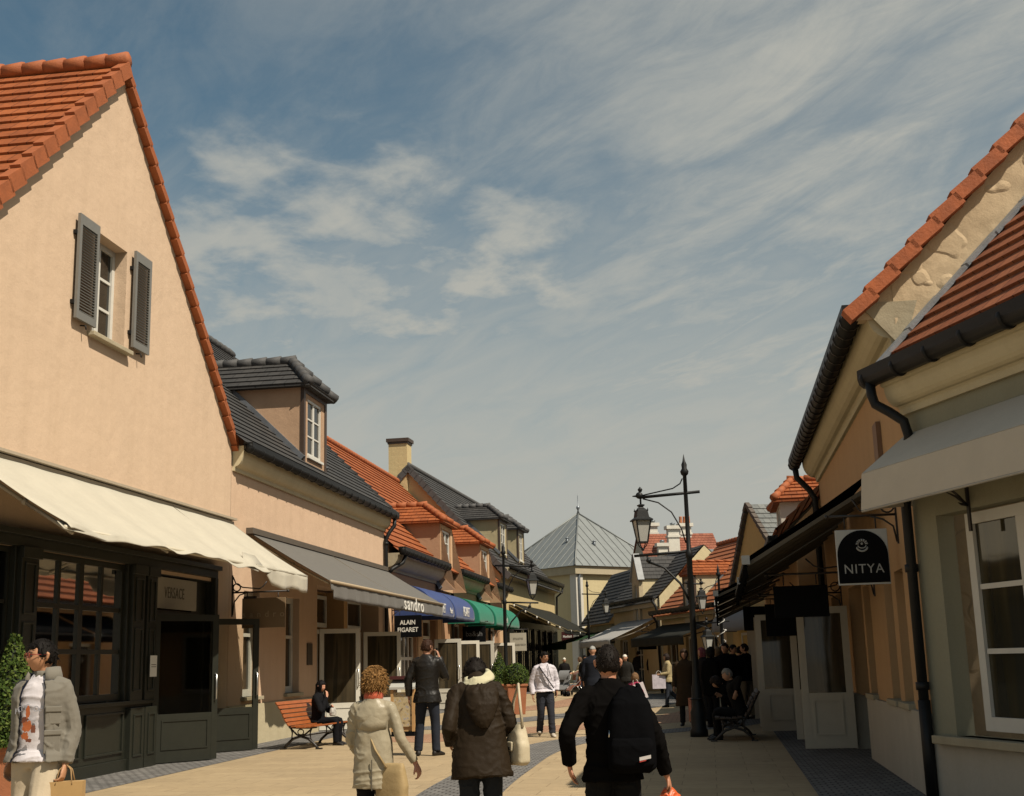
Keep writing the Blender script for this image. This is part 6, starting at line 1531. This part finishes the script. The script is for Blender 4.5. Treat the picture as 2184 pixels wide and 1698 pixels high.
# 2: woman in the shiny trench coat
q = at(797, 1560, 9.7)
P2, HM2, T2 = person('woman with curly blond hair in a shiny beige trench coat, seen from behind', q.x, q.y, 8, 1.47, topc=(.315, .272, .190), hem=.72, straight=(.20, .172, .150), hair='curly', hairc=(.20, .105, .035), legc=(0.006, 0.006, 0.007), vox=.0095, fold=.017, rough=.36, sw=.86, girth=.93, hyaw=-12, hpitch=6, ease=.006,
    Rarm=dict(e=(.255, -.03, 1.14), w=(.37, .05, .92), c=.9, d=Vector((.35, .2, -.9)), n=(-.8, .3, -.2)), Larm=dict(e=(-.215, .03, 1.13), w=(-.17, .18, .97)), Lleg=dict(k=(-.09, .12, .5), a=(-.10, .16, .09)), Rleg=dict(k=(.10, -.02, .48), a=(.11, -.26, .16), p=-35), skinc=(.48, .23, .16), collar=True)
mb = MB(); mb.loft([[T2(r * math.cos(a), r * .95 * math.sin(a), h) for a in [2 * PI * k / 20 for k in range(20)]] for r, h in ((.088, 1.485), (.092, 1.52), (.082, 1.56), (.060, 1.56))]); link_mesh('scarf', remesh(mb, .01, 1, .006, 0, (9, 9, 9), 1, 'scarf'), cm((.42, .09, .045)), P2)
tm = cm((.315, .272, .190), .36)
rows = []
for i in range(17):
    a = -rad(62) + rad(124) * i / 16; g_ = .93
    rows.append([T2((rx + .012) * g_ * math.sin(a) * (.86 if h > 1.3 else .9), -((ry + .012) * g_ * math.cos(a)) - .006, h + .02 * abs(math.sin(a))) for h, rx, ry in ((1.42, .160, .088), (1.36, .166, .112), (1.28, .170, .122), (1.215, .172, .126))])
mb = MB(); mb.loft(rows, True, False, False); yk = mb.build('storm_flap', tm, P2, False); yk.modifiers.new('t', 'SOLIDIFY').thickness = .006
MB().obox(T2(.02, -.155, .84), (.004, 0, 0), (0, .004, 0), (0, 0, .13)).build('vent', cm((.10, .085, .06), .7), P2)
o = prop('shoulder_bag', P2, (.19, -.10, .58), 'tan shoulder bag hanging at the hip of the woman in the trench coat', 'bag', rad(-20))
soft_bag(o, cm((.34, .245, .12), .6), .27, .30, .11)
kk = P2.scale.x
sb = MB(); sb.tube([(-.02, -.04, .27), (-.10, -.07, .40), (-.22, -.05, .62), (-.30, .02, .78)], .014, 6, flat=.5); sb.build('strap', cm((.36, .26, .13), .6), o)

# 3: man in the leather jacket on the phone
P3, HM3, T3 = person('tall man in dark brown leather jacket and jeans, standing with phone at his ear', -1.57, 21.55, 14, 1.90, topc=(.010, .0085, .007), rough=.45, hem=.80, sw=.95, girth=.97, legc=(.020, .023, .032), hairc=(.035, .016, .009), hyaw=-25, vox=.012, fold=.016, skinc=(.42, .21, .13),
    Rarm=dict(e=(.26, .12, 1.16), w=(.15, .15, 1.49), c=1.0, n=(-1, 0, 0)), Larm=dict(e=(-.29, -.04, 1.14), w=(-.30, -.0, .88)), Lleg=dict(k=(-.13, .02, .5), a=(-.15, -.02, .085), y=20), Rleg=dict(k=(.12, .02, .5), a=(.14, -.02, .085), y=-24), legw=1.06, ease=.022)
o = prop('phone', P3, (.115, .16, 1.57), 'small phone held to the ear of the man in leather', 'phone'); MB().box(-.008, .008, -.03, .03, -.06, .06).build('case', black_board, o)
# 4: woman in the brown parka, head bowed
q = at(1024, 1560, 9.5)
P4, HM4, T4 = person('woman in brown hooded parka with pale scarf and bowed head, seen from behind', q.x, q.y, -4, 1.61, topc=(.021, .0135, .007), hem=.73, straight=(.245, .185, .185), hair='bob', hairc=(0.0077, 0.005, 0.0033), legc=(.016, .019, .024), lean=7, stoop=34, hpitch=22, side=-2, vox=.0095, fold=.020, girth=.96, sw=.88, rough=.62,
    Larm=dict(e=(-.255, -.08, 1.12), w=(-.24, .12, 1.0), d=Vector((.1, 1, -.1))), Rarm=dict(e=(.245, .0, 1.13), w=(.18, .2, 1.06)), Lleg=dict(k=(-.10, .02, .5), a=(-.11, -.04, .085)), Rleg=dict(k=(.10, .05, .5), a=(.11, .06, .085)), legw=1.0, ease=.014)
mb = MB(); mb.loft([[T4(r * math.cos(a) * 1.12 + .012, -.005 + r * .92 * math.sin(a), h + .030 * math.sin(a) + .30 * r * math.cos(a) + .006 * math.sin(5 * a + h * 60)) for a in [2 * PI * k / 32 for k in range(32)]] for r, h in ((.118, 1.455), (.126, 1.475), (.118, 1.50), (.108, 1.515), (.098, 1.545), (.075, 1.55), (.05, 1.50))])
mb.tube([T4(-.10, .06, 1.49), T4(-.19, .05, 1.38), T4(-.23, .06, 1.28), T4(-.25, .07, 1.2)], [.04, .035, .03, .02], 8, flat=.5)
link_mesh('scarf', remesh(mb, .01, 1, .010, 0, (10, 10, 14), 4, 'scarf'), cm((.50, .46, .30)), P4)
mb = MB(); mb.loft([[T4(.03 + rx * math.cos(a), yy + ry * math.sin(a), h) for a in [2 * PI * k / 16 for k in range(16)]] for rx, ry, yy, h in ((.03, .02, -.19, 1.09), (.09, .05, -.185, 1.16), (.13, .065, -.17, 1.28), (.14, .07, -.14, 1.38), (.12, .05, -.10, 1.45))]); link_mesh('hood', remesh(mb, .0095, 2, .022, .002, (9, 9, 5), 8, 'hood'), cm((.021, .0135, .007), .62), P4)
o = prop('handbag', P4, (.30, .0, .82), 'cream leather handbag hanging from the arm of the woman in the parka', 'handbag', rad(-65))
cb_ = soft_bag(o, cm((.50, .43, .30), .5), .24, .30, .12, taper=.7)
MB().box(-.035, .035, -.075, -.055, .10, .17).build('flap', cm((.50, .43, .30), .5), o, bevel=.01); MB().box(-.012, .012, -.082, -.074, .11, .13).build('clasp', black_board, o)
MB().tube([(-.08, 0, .27), (-.05, 0, .45), (0, .02, .58), (.05, 0, .45), (.08, 0, .27)], .011, 6).build('strap', cm((.50, .43, .30), .5), o)
# 5: man in black with the backpack
q = at(1303, 1560, 8.1)
P5, HM5, T5 = person('man in black jacket with a black backpack, walking away in the middle', q.x, q.y, -3, 1.575, topc=(.0055, .005, .0048), hem=.84, legc=(.006, .006, .0065), hair='crop', hairc=(0.0088, 0.006, 0.0044), hyaw=-10, hpitch=-2, hscale=1.07, vox=.0095, fold=.015, girth=.98, sw=.96, skinc=(.42, .19, .11), ease=.014,
    Larm=dict(e=(-.315, -.09, 1.17), w=(-.295, .05, .95), c=.5, d=Vector((.15, .45, -.85)), n=(.9, 0, .2)), Rarm=dict(e=(.30, -.04, 1.13), w=(.385, .05, .86), c=1.2, n=(-.9, .1, 0)), Lleg=dict(k=(-.11, .1, .5), a=(-.12, .12, .09)), Rleg=dict(k=(.11, -.03, .48), a=(.11, -.25, .15), p=-30), legw=1.1)
o = prop('backpack', P5, (.115, -.175, .90), 'black backpack with small red and white tag on the man in black', 'backpack', rad(-6))
bpm = cm((.0045, .0045, .005), .7)
mb = MB(); sup = lambda rx, ry, z, yy=0: [(rx * math.copysign(abs(math.cos(a)) ** .55, math.cos(a)), yy + ry * math.copysign(abs(math.sin(a)) ** .6, math.sin(a)), z) for a in [2 * PI * j / 28 for j in range(28)]]
mb.loft([sup(.11, .06, 0), sup(.15, .10, .03), sup(.155, .11, .16), sup(.145, .10, .30), sup(.12, .08, .42), sup(.07, .045, .50, .02), sup(.03, .02, .52, .03)])
link_mesh('pack', remesh(mb, .0095, 2, .014, .001, (9, 9, 6), 3, 'pack'), bpm, o)
mb = MB(); mb.loft([sup(.10, .03, .03, -.10), sup(.135, .045, .06, -.10), sup(.135, .045, .17, -.10), sup(.12, .03, .215, -.095)]); link_mesh('front_pocket', remesh(mb, .0095, 2, .008, 0, (9, 9, 6), 6, 'front_pocket'), bpm, o)
MB().obox((.075, -.155, .10), (.035, .008, .006), (0, .003, 0), (0, 0, .010)).build('tag', simple('tag_white', (.45, .42, .40), .6), o); MB().obox((.060, -.157, .085), (.020, .004, .004), (0, .003, 0), (0, 0, .006)).build('tag_stripe', simple('tag_red', (.32, .03, .02), .6), o)
for s in (-1, 1): MB().tube([(s * .09, .06, .46), (s * .11 - .05, .13, .53), (s * .13 - .06, .24, .50), (s * .13 - .06, .30, .38)], .016, 6, flat=.5).build('strap', bpm, o)
MB().tube([(-.13, -.06, .26), (-.135, -.07, .22)], .006, 5).build('zip_pull', steel, o)
o = prop('wrapper', P5, (.405, .10, .64), 'crumpled orange packet in the right hand of the man in black', 'packet', rad(20))
om = simple('orange_foil', (.58, .10, .025), .4, .15, 12, .3, 25)
mb = MB(); mb.loft([[(rx * math.cos(a), ry * math.sin(a), z) for a in [2 * PI * j / 16 for j in range(16)]] for rx, ry, z in ((.03, .02, -.06), (.07, .035, -.02), (.085, .04, .04), (.06, .03, .10), (.025, .02, .13))]); link_mesh('packet', remesh(mb, .007, 1, .022, .006, (18, 18, 14), 2, 'packet'), om, o)
MB().obox((-.02, -.04, .03), (.02, 0, .012), (0, .004, 0), (-.008, 0, .014)).build('packet_print', simple('foil_white', (.6, .58, .55), .5), o)
# 6: young man in the white shirt
P6, HM6, T6 = person('young man in loose white sweatshirt with black cross strap, walking towards us', .50, 25.84, 172, 1.67, topc=(.60, .56, .60), hem=.93, legc=(.028, .030, .038), hair='short', hairc=(0.0077, 0.0055, 0.0044), hyaw=26, skinc=(.36, .17, .09), face=True, vox=.012, fold=.020, ease=.022, sw=.95, collar=False, shoec=(.45, .40, .33), legw=1.12, Lleg=dict(k=(-.10, .10, .5), a=(-.11, .13, .09)), Rleg=dict(k=(.10, .0, .49), a=(.11, -.2, .11), p=-18), Larm=dict(e=(-.265, -.05, 1.13), w=(-.245, .05, .93)), Rarm=dict(e=(.265, -.05, 1.12), w=(.265, .02, .86)), top='sweatshirt')
mb = MB(); mb.tube([T6(.13, .10, 1.47), T6(.05, .172, 1.32), T6(-.06, .19, 1.15), T6(-.17, .14, 1.0)], .02, 6, flat=.4); mb.build('cross_strap', black_board, P6)
mb = MB(); mb.tube([T6(-.05, .12, 1.5), T6(-.09, .18, 1.3), T6(-.12, .19, 1.18)], .006, 5); mb.build('cord', black_board, P6)
# seated woman on the sunny bench
SEAT = dict(dz=-.42)
def seated(label, bx, by, baz, off, H, lean=-6, **kw):
    a = rad(baz); fx, fy = math.sin(a), math.cos(a); lx, ly = -fy, fx
    return person(label, bx + fx * -.14 + lx * off, by + fy * -.14 + ly * off, baz, H, lean=lean, dz=-.42, Lleg=kw.pop('Lleg', None) or dict(k=(-.11, .44, .50), a=(-.12, .42, .085)), Rleg=kw.pop('Rleg', None) or dict(k=(.11, .44, .50), a=(.11, .45, .085)), **kw)
P7, _, T7 = seated('seated woman with long dark hair in black, hand at her mouth', *BL, 104, .28, 1.62, lean=2, topc=(0.007, 0.007, 0.0085), hem=.90, legc=(0.006, 0.006, 0.008), hair='long', hairc=(0.0055, 0.0044, 0.0044), skinc=(.50, .25, .16), hyaw=-6, vox=.012, Rarm=dict(e=(.22, .16, .70), w=(.06, .22, 1.0), d=Vector((-.3, -.1, .9)), c=.8, n=(-.3, -.8, .2)), Larm=dict(e=(-.24, .14, .70), w=(-.06, .28, .78)), hpitch=8)
o = prop('bag', P7, (.02, .34, .60), 'small white and black bag on the lap of the seated woman', 'bag'); soft_bag(o, simple('pale_patterned', (.42, .40, .36), .6, .5, 14), .2, .16, .1)
# people in the shade at the right bench
seated('elderly man with grey hair in dark coat sitting on the shaded bench', BR[0], BR[1], 279, .35, 1.70, lean=14, topc=(0.008, 0.0075, 0.007), legc=(0.007, 0.0065, 0.0065), hair='short', hairc=(.22, .20, .17), hyaw=20, vox=.016, Rarm=dict(e=(.26, .16, .70), w=(.12, .34, .80)), hpitch=6)
seated('person in black bent forward on the shaded bench beside the elderly man', BR[0], BR[1], 279, -.35, 1.66, lean=34, topc=(0.006, 0.006, 0.006), legc=(0.006, 0.006, 0.007), hair='bob', hairc=(.015, .01, .008), vox=.016, hpitch=15)
def crowd(label, px, d, az, H, **kw):
    p = at(px, 1400, d); kw.setdefault('vox', .02)
    return person(label, p.x, d, az, H, **kw)
W1 = dict(Lleg=dict(k=(-.09, .16, .5), a=(-.1, .22, .09)), Rleg=dict(k=(.09, -.02, .48), a=(.1, -.26, .15), p=-30))
crowd('woman in long brown coat standing beside the nearest lamp post', 1459, 28.5, 190, 1.66, topc=(.045, .028, .015), hem=.45, flare=.04, hair='bob', hairc=(.03, .018, .01), legc=(.02, .02, .02), skinc=(.40, .21, .13))
o = empty('carrier_bag', (3.80, 27.9, .12), rad(20), 'upright red and white carrier bag beside the woman in the long brown coat', 'bag'); paper_bag(o, simple('red_white_paper', (.42, .16, .10), .6, .5, 6), .26, .5, .12, black_board)
crowd('woman with pink headscarf standing behind the nearest lamp post', 1498, 30.5, 250, 1.70, topc=(0.01, 0.009, 0.009), hem=.7, hair='scarf', hairc=(.20, .06, .07), legc=(.02, .02, .02))
crowd('fair haired person in dark coat, left of the men in the shade', 1531, 31.0, 20, 1.70, topc=(0.006, 0.006, 0.006), hem=.6, hair='bob', hairc=(.16, .10, .05))
crowd('dark haired man in black between the fair haired person and the man in beige trousers', 1563, 31.5, 160, 1.76, topc=(0.007, 0.007, 0.008), legc=(0.007, 0.007, 0.008), hyaw=30)
crowd('man in black jumper and beige trousers standing in the shade', 1590, 30.8, 330, 1.77, topc=(0.005, 0.005, 0.006), hem=.88, legc=(.20, .155, .10), hairc=(.01, .008, .007), hyaw=40)
crowd('person in dark hood standing nearest behind the shaded bench', 1515, 27.5, 60, 1.68, topc=(.006, .006, .006), hem=.7, hair='bob', hairc=(.01, .008, .006), legc=(.007, .007, .008))
crowd('tall person in black behind the elderly seated man', 1548, 29.0, 200, 1.78, topc=(.0055, .0055, .006), hem=.75, hair='short', hairc=(.012, .009, .007), legc=(.006, .006, .007), hyaw=-20)
crowd('person with light blue backpack strap among the dark group in the shade', 1577, 33.0, 30, 1.72, topc=(.02, .035, .045), hem=.85, hair='short', hairc=(.01, .008, .006), legc=(.008, .008, .010))
# people farther down the street
pc = crowd('small child in pink jacket carrying a white bag behind the man in black', 1352, 27.5, 20, 1.16, topc=(.36, .04, .09), hem=.84, legc=(.24, .22, .21), hair='bob', hairc=(.16, .09, .045), hscale=1.25, vox=.014, girth=1.1)
o = prop('carrier_bag', pc[0], (.20, -.02, .95), 'white carrier bag of the child in pink', 'bag', rad(10)); paper_bag(o, simple('white_bag', (.72, .64, .64), .5, .04), .30, .34, .1, white_paint); o.rotation_euler = (0, rad(-18), 0)
crowd('woman with white hat and dark jacket just right of the backpack man\'s head', 1333, 42.0, 200, 1.62, topc=(.02, .018, .015), hair='cap', hairc=(.66, .60, .52), legc=(.03, .03, .03))
crowd('man in dark waistcoat and pale jeans walking away below the grey awning', 1361, 62.0, 15, 1.82, topc=(.03, .026, .03), hem=.86, legc=(.10, .13, .17), hairc=(.03, .015, .01), **W1)
crowd('man in dark suit standing below the black awning', 1392, 60.0, 170, 1.80, topc=(0.006, 0.006, 0.007), hem=.78, legc=(0.006, 0.006, 0.007), hyaw=-20)
pb = crowd('woman in beige jacket walking left with a big white carrier bag', 1422, 39.3, 262, 1.60, topc=(.34, .27, .14), hem=.82, legc=(.03, .035, .045), hair='bob', hairc=(.02, .013, .01), vox=.016, Lleg=dict(k=(-.08, .06, .5), a=(-.09, .10, .09)), Rleg=dict(k=(.09, -.1, .5), a=(.1, -.42, .2), p=-40), Rarm=dict(e=(.25, .1, 1.12), w=(.22, .3, 1.05)), Larm=dict(e=(-.25, .06, 1.12), w=(-.18, .32, 1.08)))
o = prop('carrier_bag', pb[0], (-.10, .34, .62), 'white carrier bag with faint grey print held by the woman in beige', 'bag', rad(80)); paper_bag(o, simple('white_print_bag', (.55, .50, .55), .6, .25, 9), .40, .42, .14, white_paint)
crowd('tall man in dark blue coat with pale cap, left of the backpack man\'s head', 1264, 34.0, 10, 1.84, topc=(.014, .016, .022), hem=.72, hair='cap', hairc=(.30, .30, .28), legc=(.02, .02, .03))
crowd('woman in cream top with a stroller at the far end', 1237, 55.0, 255, 1.60, topc=(.55, .48, .33), hem=.85, hair='bob', hairc=(.10, .06, .035), legc=(.03, .03, .045), Rarm=dict(e=(.25, .1, 1.15), w=(.2, .35, 1.05)), Larm=dict(e=(-.25, .1, 1.15), w=(-.2, .35, 1.05)))
crowd('person with white headgear in dark clothes near the maroon board', 1203, 57.0, 175, 1.60, topc=(0.01, 0.009, 0.009), hair='cap', hairc=(.60, .58, .5), legc=(.03, .03, .03), hem=.6)
crowd('person in black seen past the maroon board beside the stroller', 1248, 50.0, 190, 1.66, topc=(0.008, 0.008, 0.009), hem=.7, hair='bob', hairc=(.012, .01, .01))
# strollers
def stroller(px, d, az, seatm, label):
    p = at(px, 1470, d); o = empty('stroller', (p.x, d, 0), rad(90 - az), label, 'stroller')
    mb = MB(); mb.loft([[(x_, s * .22, z_) for s in (-1, 1)] + [(x_ + .03, s * .22, z_ + .04) for s in (1, -1)] for x_, z_ in ((-.28, .9), (-.12, .42), (.18, .40), (.34, .22))], False); mb.build('seat', seatm, o)
    mb = MB(); mb.loft([[(-.28 + .34 * math.sin(a), s * .235, .72 + .34 * math.cos(a)) for s in (-1, -.5, .5, 1)] for a in [PI * .55 * k / 6 for k in range(7)]], True, False, False); mb.build('hood', seatm, o, False)
    for s in (-1, 1): MB().tube([(-.5, s * .22, 1.0), (-.3, s * .23, .8), (.2, s * .24, .35), (.42, s * .24, .1)], .014, 6).tube([(-.36, s * .24, .1), (-.1, s * .23, .45)], .014, 6).build('frame', steel, o)
    MB().tube([(-.5, -.22, 1.0), (-.53, 0, 1.02), (-.5, .22, 1.0)], .018, 6).build('handlebar', black_board, o)
    for x_ in (-.36, .42):
        for s in (-1, 1): MB().tube([(x_, s * .24 - .02, .1), (x_, s * .24 + .02, .1)], .1, 14).build('wheel', black_board, o)
stroller(1228, 54.0, 255, cm((.22, .07, .035)), 'rust coloured stroller pushed by the woman in cream')
stroller(1203, 55.5, 200, cm((.16, .16, .16)), 'grey stroller in front of the person with white headgear')
pf = at(1398, 1448, 66.0)

bpy.data.scenes.remove(_tmp)
